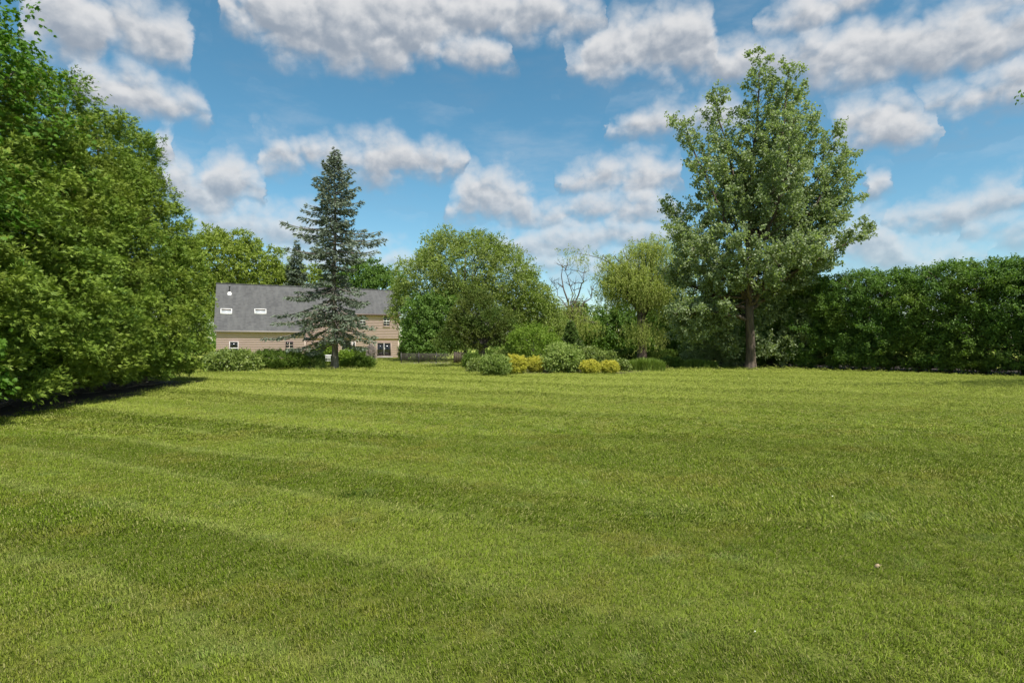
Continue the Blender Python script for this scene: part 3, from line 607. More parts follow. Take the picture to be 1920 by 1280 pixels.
LH = [(7.9 + 2.0 * k, (.95, .97, .93, .95, .96, .93, .97, .95, .98, 1.0)[k], k % 2, 1.0 + .02 * (k == 9)) for k in range(10)][1:]   # y, height factor, variant, size factor
LBL = ['arborvitae of the tall left hedge just beyond the left edge of view'] + ['first arborvitae of the tall left hedge, cut by the left edge'] + [f'{o} arborvitae of the tall left hedge counted from the left edge' for o in ('second', 'third', 'fourth', 'fifth', 'sixth')] + ['last but one arborvitae of the tall left hedge, towards the house', 'last arborvitae at the far end of the left hedge, nearest the house']
protos = {}
for k, (y, hf, v, sf) in enumerate(LH):
    loc = (-13.2 - (y - 8.2) * .205 + .08 * math.sin(k * 2.3), y, 0); sc = (sf, sf, hf)
    if v not in protos:
        o = arborvitae('arborvitae_tree', 40 + v, 11.4, 2.75, MT['arbor'], LBL[k], 'tall arborvitae hedge on the left', 2300, per=8, L=.165, sl=.40); o.location = loc; o.scale = sc; protos[v] = o
    else: copy_thing(protos[v], loc, 2.3 * k + .7, sc, LBL[k])
broadleaf('maple_tree', (-15.0, 12.6, 0), [(0, 0, 8.6, 2.6, 2.4, 2.6), (.6, 1.8, 9.0, 2.0, 1.9, 2.4), (.2, 3.6, 8.4, 2.0, 1.6, 2.2), (1.6, 0, 5.2, 1.7, 2.0, 2.0)], MT['maple'], MT['bark'], 'bright green maple crown rising through the left hedge', seed=3, clumps=420, n_sh=3, per=7, sl=.75, L=.15, kind='star', up=.1, droop=.45, trunk_r=.2)
broadleaf('maple_sapling', (-11.35, 11.3, 0), [(0, .1, 1.5, .55, .7, .9), (-.25, .8, 1.1, .5, .6, .7)], MT['maple'], MT['bark'], 'young maple with bright leaves at the foot of the left hedge', seed=5, clumps=60, n_sh=3, per=6, sl=.45, L=.13, kind='star', up=.1, droop=.5, trunk_r=.03, limbs=8)

# ------------------------------------------------------------------ hedge on the right and behind the lawn
ORD = ['first', 'second', 'third', 'fourth', 'fifth', 'sixth', 'seventh', 'eighth', 'ninth', 'tenth', 'eleventh', 'twelfth', 'thirteenth', 'fourteenth', 'fifteenth', 'sixteenth', 'seventeenth', 'eighteenth', 'nineteenth', 'twentieth', 'twenty-first', 'twenty-second']
prot2 = {}
for k in range(22):
    s = -3.2 + 1.8 * k; q = RB0 + RBd * s - RBn * (1.95 + max(0, s - 13) * .5 + .1 * math.sin(k * 1.7)); v = k % 3; hf = 1 + .02 * math.sin(k * 2.1) + (.03 if k < 2 else 0); lb = f'{ORD[k - 1]} evergreen of the dark right hedge counted from the right edge' if k else 'evergreen of the dark right hedge just beyond the right edge of view'
    if v not in prot2:
        o = arborvitae('hedge_tree', 60 + v, 6.75, 2.2, MT['arbor2'], lb, 'dark evergreen hedge on the right', 1300, n_sh=4, per=7, L=.14, W=.075, sl=.4, kind='kite', prof='column', zmin=.3, twigs=5); o.location = (q[0], q[1], 0); o.scale = (1, 1, hf); prot2[v] = o
    else: copy_thing(prot2[v], (q[0], q[1], 0), 2.2 * k, (1, 1, hf), lb)

# ------------------------------------------------------------------ tall poplar
def poplar():
    r_ = np.random.default_rng(21); D = foot(692); root = empty('poplar_tree', tuple(gp(1407, D)), 'tall broad poplar with grey-green leaves standing alone on the right', 'tree'); m = D / FPX
    def pt(px, py, y): return np.array([(px - 1407) * m, y, zat(py, D)])
    g = Geo(); zz = np.array([-.2, .15, .6, 1.6, 3.5, 6, 7.5]); g.tube(np.stack([.04 * np.sin(zz) - .0 * zz, .03 * zz, zz], -1), [.66, .46, .37, .33, .31, .29, .26], 12)
    trunk = g.build('trunk', MT['pbark'], root, smooth=True)
    fork = np.array([0, .2, 6.6])
    leaders = [(pt(1407, 480, .2), pt(1415, 300, .3), pt(1428, 88, 0)), (pt(1410, 500, .2), pt(1446, 400, -.8), pt(1475, 105, -.5)), (pt(1407, 470, .2), pt(1385, 330, .8), pt(1345, 140, .6)),
               (pt(1405, 490, .2), pt(1330, 380, -.8), pt(1278, 205, -.6)), (pt(1410, 470, .2), pt(1480, 340, .9), pt(1535, 185, 1.0)), (pt(1410, 520, .1), pt(1500, 430, -.5), pt(1582, 265, -.8)),
               (pt(1407, 500, .2), pt(1400, 400, 3.0), pt(1395, 220, 4.2)), (pt(1407, 500, .2), pt(1440, 410, -3.0), pt(1440, 230, -4.0)), (pt(1405, 540, .2), pt(1340, 470, 1.2), pt(1262, 345, 1.5)),
               (pt(1410, 540, .2), pt(1510, 480, 1.0), pt(1610, 345, 1.2)), (pt(1410, 560, .2), pt(1490, 500, -1.2), pt(1600, 415, -1.5)), (pt(1405, 560, .2), pt(1320, 510, -1.4), pt(1258, 410, -1.5)),
               (pt(1407, 480, .2), pt(1440, 330, 1.2), pt(1500, 135, .8)),
               (pt(1410, 560, .2), pt(1510, 440, .4), pt(1568, 215, .3)), (pt(1410, 560, .2), pt(1530, 450, .2), pt(1594, 310, .3)), (pt(1410, 580, .2), pt(1480, 530, .8), pt(1560, 470, 1.0)), (pt(1405, 580, .2), pt(1330, 550, .8), pt(1262, 480, 1.0)), (pt(1407, 580, .2), pt(1420, 520, -2.5), pt(1450, 440, -4.2)), (pt(1407, 580, .2), pt(1380, 520, -2.2), pt(1350, 430, -3.6)), (pt(1405, 600, .2), pt(1330, 580, -.4), pt(1258, 560, -.8)), (pt(1407, 600, .2), pt(1390, 560, 2.2), pt(1370, 470, 3.6))]
    C, O = [], []
    for li, (a, b, c) in enumerate(leaders):
        c = c - UP * 1.15
        u = np.linspace(0, 1, 16)[:, None]; Pl = (1 - u) ** 2 * a + 2 * u * (1 - u) * b + u * u * c; Pl[1:-1] += r_.normal(0, .06, (14, 3))
        g = Geo(); g.tube(Pl, np.linspace(.24 if li < 2 else .15, .02, 16), 7); Lg = np.linalg.norm(np.diff(Pl, axis=0), axis=1).sum(); n = int(Lg / .33)
        for q in range(n):
            t = .20 + .8 * (q + r_.uniform(0, 1)) / n; i_ = min(int(t * 15), 14); p = Pl[i_] + (Pl[i_ + 1] - Pl[i_]) * (t * 15 - i_); ax = unit(Pl[i_ + 1] - Pl[i_])
            an = q * 2.4 + li; d = unit(np.array([math.cos(an), math.sin(an), 0]) * .9 + ax * r_.uniform(.4, .9)); ll = (2.5 * (1 - t) + 1.1) * r_.uniform(.6, 1.15)
            w = np.linspace(0, 1, 6)[:, None]; Pb = p + d * ll * w + UP * ll * .22 * w * w; g.tube(Pb, np.linspace(.035 * (1.4 - t), .006, 6), 4)
            nc = max(2, int(ll / .21)); s = r_.uniform(.28, 1, nc) ** .8
            C.append(p + d * ll * s[:, None] + UP * (ll * .22 * s * s)[:, None] + r_.normal(0, .15, (nc, 3))); O.append(np.tile(unit(d + UP * .5), (nc, 1)))
        g.build('limb', MT['pbark'], trunk, smooth=True); C.append(Pl[-3:]); O.append(np.tile(UP, (3, 1)))
    # low skirts of leaves hanging around the trunk
    for (px, py, y, rx, rz, n) in ((1300, 600, .5, 2.0, 2.2, 220), (1380, 640, 1.0, 1.0, 1.0, 50), (1440, 640, 1.2, 1.2, 1.2, 60), (1345, 520, -1.2, 2.0, 1.4, 110), (1470, 500, .6, 2.3, 1.5, 120), (1280, 500, .4, 1.3, 1.6, 70), (1350, 600, .8, 1.6, 1.2, 70), (1330, 450, .8, 1.6, 1.2, 90), (1440, 545, 1.2, 1.8, 1.2, 110), (1445, 590, 1.6, 1.5, 1.2, 80), (1365, 610, 1.6, 1.4, 1.3, 80), (1400, 560, 1.4, 1.2, .8, 60), (1500, 520, .4, 1.5, 1.0, 90)):
        d = unit(r_.normal(0, 1, (n, 3))); C.append(pt(px, py, y) + d * [rx, rx, rz] * r_.uniform(.3, 1, (n, 1))); O.append(d * .6 - UP * .2)
    for (px, py, y) in ((1300, 560, .5), (1345, 515, -1.2), (1470, 495, .6), (1350, 590, .8), (1285, 500, .4)):
        g = Geo(); P = limb_curve((0, .1, 5.2), pt(px, py, y), -.12, 8, r_); g.tube(P, np.linspace(.12, .02, 8), 5); g.build('limb', MT['pbark'], trunk, smooth=True)
    C = np.concatenate(C); O = np.concatenate(O)
    ct = np.clip(r_.beta(2, 2, len(C)), 0, 1)
    V, Fc, t = shoots(C, O, r_, 3, 8, .42, .18, .14, .8, .35, .2, .07, tint=ct); mesh('crown', V, [Fc], MT['poplar'], root, tint=t); print('poplar clumps', len(C))
poplar()

# ------------------------------------------------------------------ conifers
def conifer(name, base, h, lenf, mat, label, seed, trunk_r, zlo, step, per=6, kl=.26, kw=.075, dens=1.0, droopf=None, up_tip=.3, bark='bark', lr=(.72, 1.12)):
    r_ = np.random.default_rng(seed); root = empty(name, tuple(base), label, 'tree'); g = Geo(); zz = np.linspace(-.1, h, 12); rr = trunk_r * (1 - zz / h * .97); rr[0] *= 1.35; g.tube(np.stack([.05 * np.sin(zz * .7), .05 * np.cos(zz * .5), zz], -1), rr, 9)
    P, A, T = [], [], []; z = zlo; k = 0
    while z < h - .08:
        for q in range(per):
            an = q / per * 2 * np.pi + k * .77 + r_.normal(0, .25); d = np.array([math.cos(an), math.sin(an), 0]); zb = z + r_.normal(0, step * .4)
            ll = lenf(zb, an) * r_.uniform(*lr)
            if ll < .05: continue
            dr = (.42 * (1 - zb / h) - .10) if droopf is None else droopf(zb)
            w = np.linspace(0, 1, 7); B = np.array([0, 0, zb]) + d * (ll * w)[:, None] - UP * (ll * (dr * w * 1.5 - up_tip * w ** 3 * .6))[:, None]
            g.tube(B, np.linspace(.03 + .012 * ll, .008, 7), 4)
            n = int(ll * 34 * dens) + (8 if ll > .6 else 3); s = r_.uniform(.12, 1, n) ** .75; side = np.array([-d[1], d[0], 0]); wd = (.52 * (1 - s) + .16) * min(ll, 2.2) * .62 * np.clip(s * 4, .3, 1); e = r_.uniform(-1, 1, n)
            c = np.stack([np.interp(s, w, B[:, m_]) for m_ in range(3)], -1) + side * (e * wd)[:, None] - UP * (np.abs(e) * wd * .35 + r_.uniform(0, .10, n))[:, None]
            P.append(c); A.append(d * .8 + side * (np.sign(e) * .75)[:, None] + r_.normal(0, .3, (n, 3)) - UP * r_.uniform(.0, .45, (n, 1))); tb = r_.beta(2, 2); T.append(np.clip(tb * .5 + r_.uniform(0, .5, n), 0, 1))
        z += step * (1 - .45 * z / h); k += 1
    g.build('trunk', MT[bark], root, smooth=True); P = np.concatenate(P); A = np.concatenate(A); T = np.concatenate(T); s = r_.uniform(.7, 1.3, len(P))
    V1, F1, t1 = kites(P, A, kl * s, kw * s, T, .3, r_); V2, F2, t2 = kites(P + r_.normal(0, .03, P.shape), A + r_.normal(0, .35, P.shape), kl * s, kw * s, T, -.3, r_)
    mesh('crown', np.concatenate([V1, V2]), [np.concatenate([F1, F2 + len(V1)])], mat, root, tint=np.concatenate([t1, t2])); return root
DS = foot(692); SH = zat(279, DS)
def spruce_len(z, an):
    L_ = np.interp(z, [1.8, 2.6, 3.4, 4.5, 5.6, 6.4, 7.2, 7.9, 8.6, 9.4, 10.3, 11.0, 12.4, 14.4, SH], [2.2, 3.5, 4.1, 3.8, 3.1, 2.1, 1.1, 1.3, 3.0, 3.2, 2.7, 2.4, 1.8, 1.0, .08])
    c = math.cos(an)
    if 8.6 < z < 9.6 and c > .75: L_ *= 1.2
    if 10.2 < z < 10.9 and c < -.8: L_ *= 1.25
    return L_ * (1.0 + (-.22 * c if z < 6 else .02 * c))
conifer('blue_spruce', gp(627, DS), SH, spruce_len, MT['spruce'], 'tall blue spruce with bare lower trunk in front of the house', 31, .25, 2.3, .46, 6, .30, .08, .66, lr=(.36, 1.22), droopf=lambda z: np.interp(z, [2, 5, 8, 12, 16], [.33, .30, .14, .02, -.35]))
conifer('distant_spruce', gp(556, 96), zat(452, 96), lambda z, an: np.interp(z, [2, 11, 19], [3.4, 2.6, .1]), MT['dspruce'], 'slim distant spruce top rising behind the house roof', 33, .25, 3, .8, 6, .5, .14, .6)
conifer('dwarf_spruce', gp(1070, 43), zat(600, 43), lambda z, an: np.interp(z, [.2, .8, 3.7], [1.05, 1.05, .05]), MT['alberta'], 'small dense cone-shaped spruce behind the variegated shrub', 36, .07, .25, .16, 11, .13, .05, 2.6, droopf=lambda z: -.35)

# ------------------------------------------------------------------ background broadleaf trees
def lob(cx, D, specs):          # lobes given as bearings and rows at distance D, depth offset y and radii in metres
    return [((px - cx) / FPX * D, y, zat(py, D), rx, ry, rz) for (px, py, y, rx, ry, rz) in specs]
D = 64
broadleaf('locust_tree', gp(872, D), lob(872, D, [(865, 500, 0, 5.4, 4.6, 3.9), (800, 530, .5, 3.6, 3.6, 3.4), (940, 515, .3, 4.0, 3.6, 3.2), (830, 470, 1, 2.6, 2.6, 2.2), (905, 478, .6, 3.0, 3, 2.3), (985, 555, .8, 3.0, 3, 3.2), (775, 575, .6, 2.6, 3, 3.2), (870, 585, -.5, 5.4, 4, 3.2)]), MT['locust'], MT['bark'], 'large round yellow-green tree behind the island bed', seed=51, clumps=2600, n_sh=4, per=8, sl=1.0, L=.26, W=.11, up=.35, droop=.25, trunk_r=.32, limbs=26)
D = 60
broadleaf('leafy_tree', gp(782, D), lob(782, D, [(793, 600, 0, 2.1, 2.2, 2.6), (806, 640, -.5, 2.4, 2.3, 1.9), (784, 640, -.4, 1.4, 1.8, 1.8), (825, 585, .6, 2.2, 2, 2.2)]), MT['green'], MT['bark'], 'fresh green bushy tree at the right corner of the house', seed=52, clumps=850, sl=.6, L=.24, W=.13, trunk_r=.14)
D = 66
broadleaf('leafy_tree', gp(1000, D), lob(1000, D, [(1000, 590, 0, 3.2, 3, 3.2), (1025, 620, 0, 2.6, 2.6, 2.4), (965, 620, 0, 3, 2.6, 2.6)]), MT['locust'], MT['bark'], 'mid-green tree behind the lime shrub, left of the bare willow', seed=53, clumps=800, sl=.7, L=.26, W=.12, trunk_r=.16)
D = 98
broadleaf('background_tree', gp(430, D), lob(430, D, [(420, 490, 0, 6.6, 5.5, 5.4), (470, 505, 0, 6.4, 5, 4.6), (390, 470, 1, 4.2, 4, 3.6), (510, 535, 0, 4.6, 4, 4), (360, 520, 0, 6, 5, 5), (440, 560, 0, 9, 5, 5)]), MT['bgtree'], MT['bark'], 'wide yellow-green tree behind the left end of the house', seed=54, clumps=2200, sl=1.1, L=.4, W=.2, trunk_r=.4, limbs=10)
broadleaf('background_tree', gp(575, 104), lob(575, 104, [(575, 535, 0, 5, 4, 3.6), (545, 560, 0, 4.4, 4, 4), (620, 560, 0, 5, 4, 4)]), MT['bgtree'], MT['bark'], 'low yellow-green tree showing between the roof and the blue spruce', seed=55, clumps=700, sl=1.0, L=.4, W=.2, trunk_r=.25, limbs=8)
broadleaf('background_tree', gp(680, 100), lob(680, 100, [(680, 535, 0, 4.4, 4, 4.4), (720, 545, 0, 4, 4, 4), (650, 550, 0, 4, 4, 3.5)]), MT['green'], MT['bark'], 'dark green tree behind the roof of the two-storey block', seed=56, clumps=900, sl=1.0, L=.4, W=.2, trunk_r=.25, limbs=8)
D = 47
broadleaf('juniper_tree', gp(903, D), lob(903, D, [(890, 585, 0, 1.9, 1.8, 1.2), (870, 615, -.2, 1.9, 1.7, .9), (925, 605, .1, 1.7, 1.6, 1.1), (850, 640, -.3, 1.5, 1.4, .7), (895, 562, 0, 1.2, 1.2, .8), (945, 625, .1, 1.2, 1.2, .8), (905, 632, -.3, 1.6, 1.2, .6)]), MT['juniper'], MT['bark'], 'dark olive juniper with thick trunk beside the garden gate', seed=57, clumps=900, n_sh=4, per=8, sl=.55, L=.2, W=.06, up=.1, droop=.1, spread=.5, trunk_r=.36, fork=1.3, limbs=20, trunk_top=zat(600, D))
D = 42
broadleaf('lime_shrub', gp(1000, D), lob(1000, D, [(1000, 635, 0, 1.6, 1.5, 1.1), (970, 645, 0, 1.0, 1, .9), (1030, 645, 0, .9, 1, .9), (1000, 660, -.2, 1.7, 1.2, .8)]), MT['lime'], MT['bark'], 'domed bright lime-green shrub left of the small cone spruce', 'shrub', seed=58, clumps=420, sl=.38, L=.13, W=.06, trunk_r=.06, limbs=10, up=.4)

def strands(starts, lens, r_, L=.26, W=.05, gap=.11):
    P, A, T = [], [], []
    for s, l in zip(starts, lens):
        n = max(3, int(l / gap)); u = np.linspace(0, 1, n)[:, None]; sw = r_.normal(0, .12, 3) * [1, 1, 0]; P.append(s - UP * l * u + sw * u * l * .6 + r_.normal(0, .04, (n, 3))); A.append(np.tile(-UP, (n, 1)) + r_.normal(0, .4, (n, 3))); T.append(np.clip(r_.beta(2, 2) * .6 + r_.uniform(0, .4, n), 0, 1))
    P = np.concatenate(P); return kites(P, np.concatenate(A), L * r_.uniform(.7, 1.2, len(P)), W, np.concatenate(T), .1, r_)
def willow(cx, D, limbs, label, seed, mat, trunk_r, n_str, bare=(), fork=600, top=None, name='willow_tree', low=()):
    r_ = np.random.default_rng(seed); root = empty(name, tuple(gp(cx, D)), label, 'tree'); m = D / FPX; g = Geo(); fz = zat(fork, D)
    def pt(px, py, y): return np.array([(px - cx) * m, y, zat(py, D)])
    zz = np.linspace(-.1, fz, 6); g.tube(np.stack([.06 * np.sin(zz), 0 * zz, zz], -1), np.linspace(trunk_r * 1.3, trunk_r * .85, 6), 9); S, Ls, C, O = [], [], [], []
    for (px, py, y, ln) in limbs:
        e = pt(px, py, y); a = np.array([0, 0, fz - r_.uniform(0, .8)]); P = limb_curve(a, e, -.16, 10, r_); g.tube(P, np.linspace(trunk_r * .5, .03, 10), 6)
        for _ in range(5):
            k = r_.integers(4, 10); q = P[min(k, 9)] + r_.normal(0, 1.0, 3) * [1, 1, .45]; g.tube(limb_curve(P[k - 2], q, -.1, 5, r_), np.linspace(.05, .012, 5), 4)
            n = n_str // 5; b = q + r_.normal(0, .75, (n, 3)) * [1, 1, .5]; S.append(b); Ls.append(ln * r_.uniform(.3, 1.1, n)); C.append(b[::3]); O.append(np.tile(UP * .4, (len(b[::3]), 1)) + r_.normal(0, .5, (len(b[::3]), 3)))
    for (px, py, y, r0) in bare:
        P = limb_curve((0, 0, fz - .3), pt(px, py, y), -.05, 9, r_, .09); g.tube(P, np.linspace(r0, .015, 9), 6)
        for _ in range(9):
            k = r_.integers(3, 8); d = unit(r_.normal(0, 1, 3) * [1, .6, .5] + UP * .8); l = r_.uniform(.5, 1.7); Pb = limb_curve(P[k], P[k] + d * l, -.1, 5, r_, .1); g.tube(Pb, np.linspace(r0 * .32, .01, 5), 4)
            for __ in range(2): g.tube(limb_curve(Pb[2], Pb[2] + unit(d + r_.normal(0, .6, 3)) * l * .6, 0, 4, r_), np.linspace(.022, .008, 4), 4)
    for (px, py, y, n, sp, ln) in low:
        S.append(pt(px, py, y) + r_.normal(0, 1, (n, 3)) * [sp, sp * .6, .35]); Ls.append(ln * r_.uniform(.4, 1.1, n)); g.tube(limb_curve((0, 0, fz * .75), pt(px, py, y), -.2, 7, r_), np.linspace(.09, .02, 7), 5)
    g.build('trunk', MT['pbark'], root, smooth=True); V, Fc, t = strands(np.concatenate(S), np.concatenate(Ls), r_)
    if C:
        V2, F2, t2 = shoots(np.concatenate(C), np.concatenate(O), r_, 3, 7, .5, .24, .07, .8, .1, .6, .08); Fc = np.concatenate([Fc, F2 + len(V)]); V = np.concatenate([V, V2]); t = np.concatenate([t, t2])
    mesh('crown', V, [Fc], mat, root, tint=t)
willow(1203, 58, [(1150, 480, -.5, 1.9), (1205, 455, 0, 2.2), (1245, 462, .5, 2.2), (1125, 498, .6, 1.6), (1275, 500, 0, 2.6), (1190, 500, -2, 2.6), (1225, 510, -2.2, 2.8), (1245, 545, -1.5, 2.6), (1150, 525, 1.5, 2.0), (1215, 475, 1.5, 2.2), (1172, 465, 1, 1.7), (1265, 545, 1, 2.6), (1128, 480, -.4, 1.4), (1235, 450, -.5, 1.8), (1285, 475, .6, 2.4), (1255, 500, 1.8, 2.6), (1165, 500, -1.2, 1.8)], 'weeping willow with yellow-green trailing strands left of the poplar', 71, MT['willow'], .42, 190, fork=585, low=((1185, 612, -1.2, 90, .75, 2.0), (1232, 620, -1.0, 60, .45, 1.6), (1200, 605, -1.6, 60, .6, 2.6)))
willow(1075, 72, [(1050, 580, 0, 2.0), (1095, 582, .5, 2.0), (1072, 575, -.5, 1.8), (1035, 590, .5, 2), (1106, 592, 0, 2), (1065, 590, -1.5, 2.2)], 'sparse old willow with bare dead branches against the sky', 72, MT['willow'], .34, 70, bare=((1046, 486, 0, .17), (1062, 497, .5, .12), (1098, 497, -.3, .16), (1122, 527, 0, .15), (1082, 515, .8, .12), (1030, 520, .3, .1)), fork=612)
D = 76
for px, py, sd_, lb in ((1095, 585, 81, 'dark shrubby tree below the bare willow branches'), (1150, 590, 82, 'dark tree directly left of the weeping willow trunk'), (1190, 575, 86, 'dark tree directly behind the weeping willow trunk'), (1245, 570, 87, 'dark tree behind the right side of the weeping willow'), (1300, 565, 88, 'dark tree behind the gap between willow and poplar'), (1050, 600, 89, 'dark tree left of the bare willow, behind the lime shrub')):
    broadleaf('dark_tree', gp(px, D), lob(px, D, [(px, py + 25, 0, 3.2, 2.5, 3.0), (px - 25, py + 45, 0, 2.6, 2, 2.4), (px + 25, py + 45, 0, 2.6, 2, 2.4)]), MT['green'], MT['bark'], lb, seed=sd_, clumps=420, sl=.8, L=.3, W=.16, trunk_r=.15, limbs=6)
D = 41
broadleaf('poplar_sucker', gp(1510, 43.5), lob(1510, 43.5, [(1505, 590, 0, 1.6, 1.1, 2.0), (1530, 635, -.1, 1.5, 1, 1.6), (1485, 645, 0, 1.2, 1, 1.5)]), MT['poplar'], MT['bark'], 'grey-green young poplar growing against the dark hedge', seed=83, clumps=330, sl=.42, L=.16, W=.11, trunk_r=.07, limbs=8)
broadleaf('poplar_sucker', gp(1345, 46), lob(1345, 46, [(1340, 640, 0, 1.7, 1.1, 1.3), (1365, 665, 0, 1.2, 1, .9), (1310, 655, 0, 1.3, 1, 1.1)]), MT['poplar'], MT['bark'], 'grey-green young poplar left of the tall poplar trunk', seed=84, clumps=260, sl=.42, L=.16, W=.11, trunk_r=.06, limbs=8)
broadleaf('leafy_tree', (27.6, 19.5, 0), [(0, 0, 8.2, 3.4, 3.4, 3), (-2.6, .4, 9.2, 2.2, 2, 1.5), (1.5, 1.5, 9.5, 3, 3, 2.6), (-5.2, .3, 10.2, 1.9, .9, .7), (-7.6, .2, 10.55, 1.9, .5, .42)], MT['green'], MT['bark'], 'tree at the right edge whose branch tip enters the sky', seed=85, clumps=420, sl=.6, L=.16, W=.1, trunk_r=.22, limbs=16)
# far wood closing the view between the trunks
r_ = np.random.default_rng(90); n = 2600; bx = r_.uniform(-130, 130, n); by = 125 + r_.uniform(0, 22, n) + .0006 * bx ** 2
hh = 6.0 + 1.6 * np.sin(bx * .17) + 1.2 * np.sin(bx * .41 + 1); C = np.stack([bx, by, hh * r_.uniform(.02, 1, n) ** .8], -1)
V, Fc, t = shoots(C, np.tile([0, -.6, .5], (n, 1)), r_, 4, 6, 1.3, .6, .34, .8, .3, .2, .2); tag(mesh('distant_wood', V, [Fc], MT['green'], tint=t), 'low line of distant woodland beyond the garden', 'wood', kind='stuff')

# ------------------------------------------------------------------ shrubs
def shrub(name, px, py0, py1, wpx, mat, label, D=None, seed=1, dens=1.0, L=.11, W=.055, sl=.3, n_sh=4, per=7, up=.4, group=None, shape=1, cat='shrub', droop=.15, fill=.35, topgold=False):
    """a domed bush: foot row py1 (or distance D), crest row py0, width in pixels at that distance"""
    D = D or foot(py1); r_ = np.random.default_rng(seed); h = zat(py0, D); w = wpx / FPX * D / 2; base = gp(px, D); root = empty(name, tuple(base), label, cat, group)
    lobes = [(0, 0, h * .48, w * .88, w * .8, h * .46)]
    for q in range(5 * shape): an = r_.uniform(0, 6.28); lobes.append((w * .45 * math.cos(an), w * .4 * math.sin(an), h * r_.uniform(.35, .62), w * r_.uniform(.4, .52), w * .45, h * r_.uniform(.28, .38)))
    P, O = lobes_points(lobes, int(300 * dens * max(1, w * h)), r_, fill); g = Geo()
    for q in range(7): an = q * .9; e = P[r_.integers(len(P))] * .8; g.tube(limb_curve((.06 * math.cos(an), .06 * math.sin(an), -.05), e, 0, 5, r_), np.linspace(.025, .008, 5), 4)
    g.build('stem', MT['bark'], root, smooth=True)
    tn = r_.beta(2, 2, len(P))
    if topgold: tn = np.clip(.25 + .75 * P[:, 2] / h + r_.normal(0, .12, len(P)), 0, 1)       # new golden growth on the crest, green below
    V, Fc, t = shoots(P, O, r_, n_sh, per, sl, L, W, .7, up, droop, .03, tint=tn); V[:, 2] = np.maximum(V[:, 2], .02); mesh('foliage', V, [Fc], mat, root, tint=t); return root
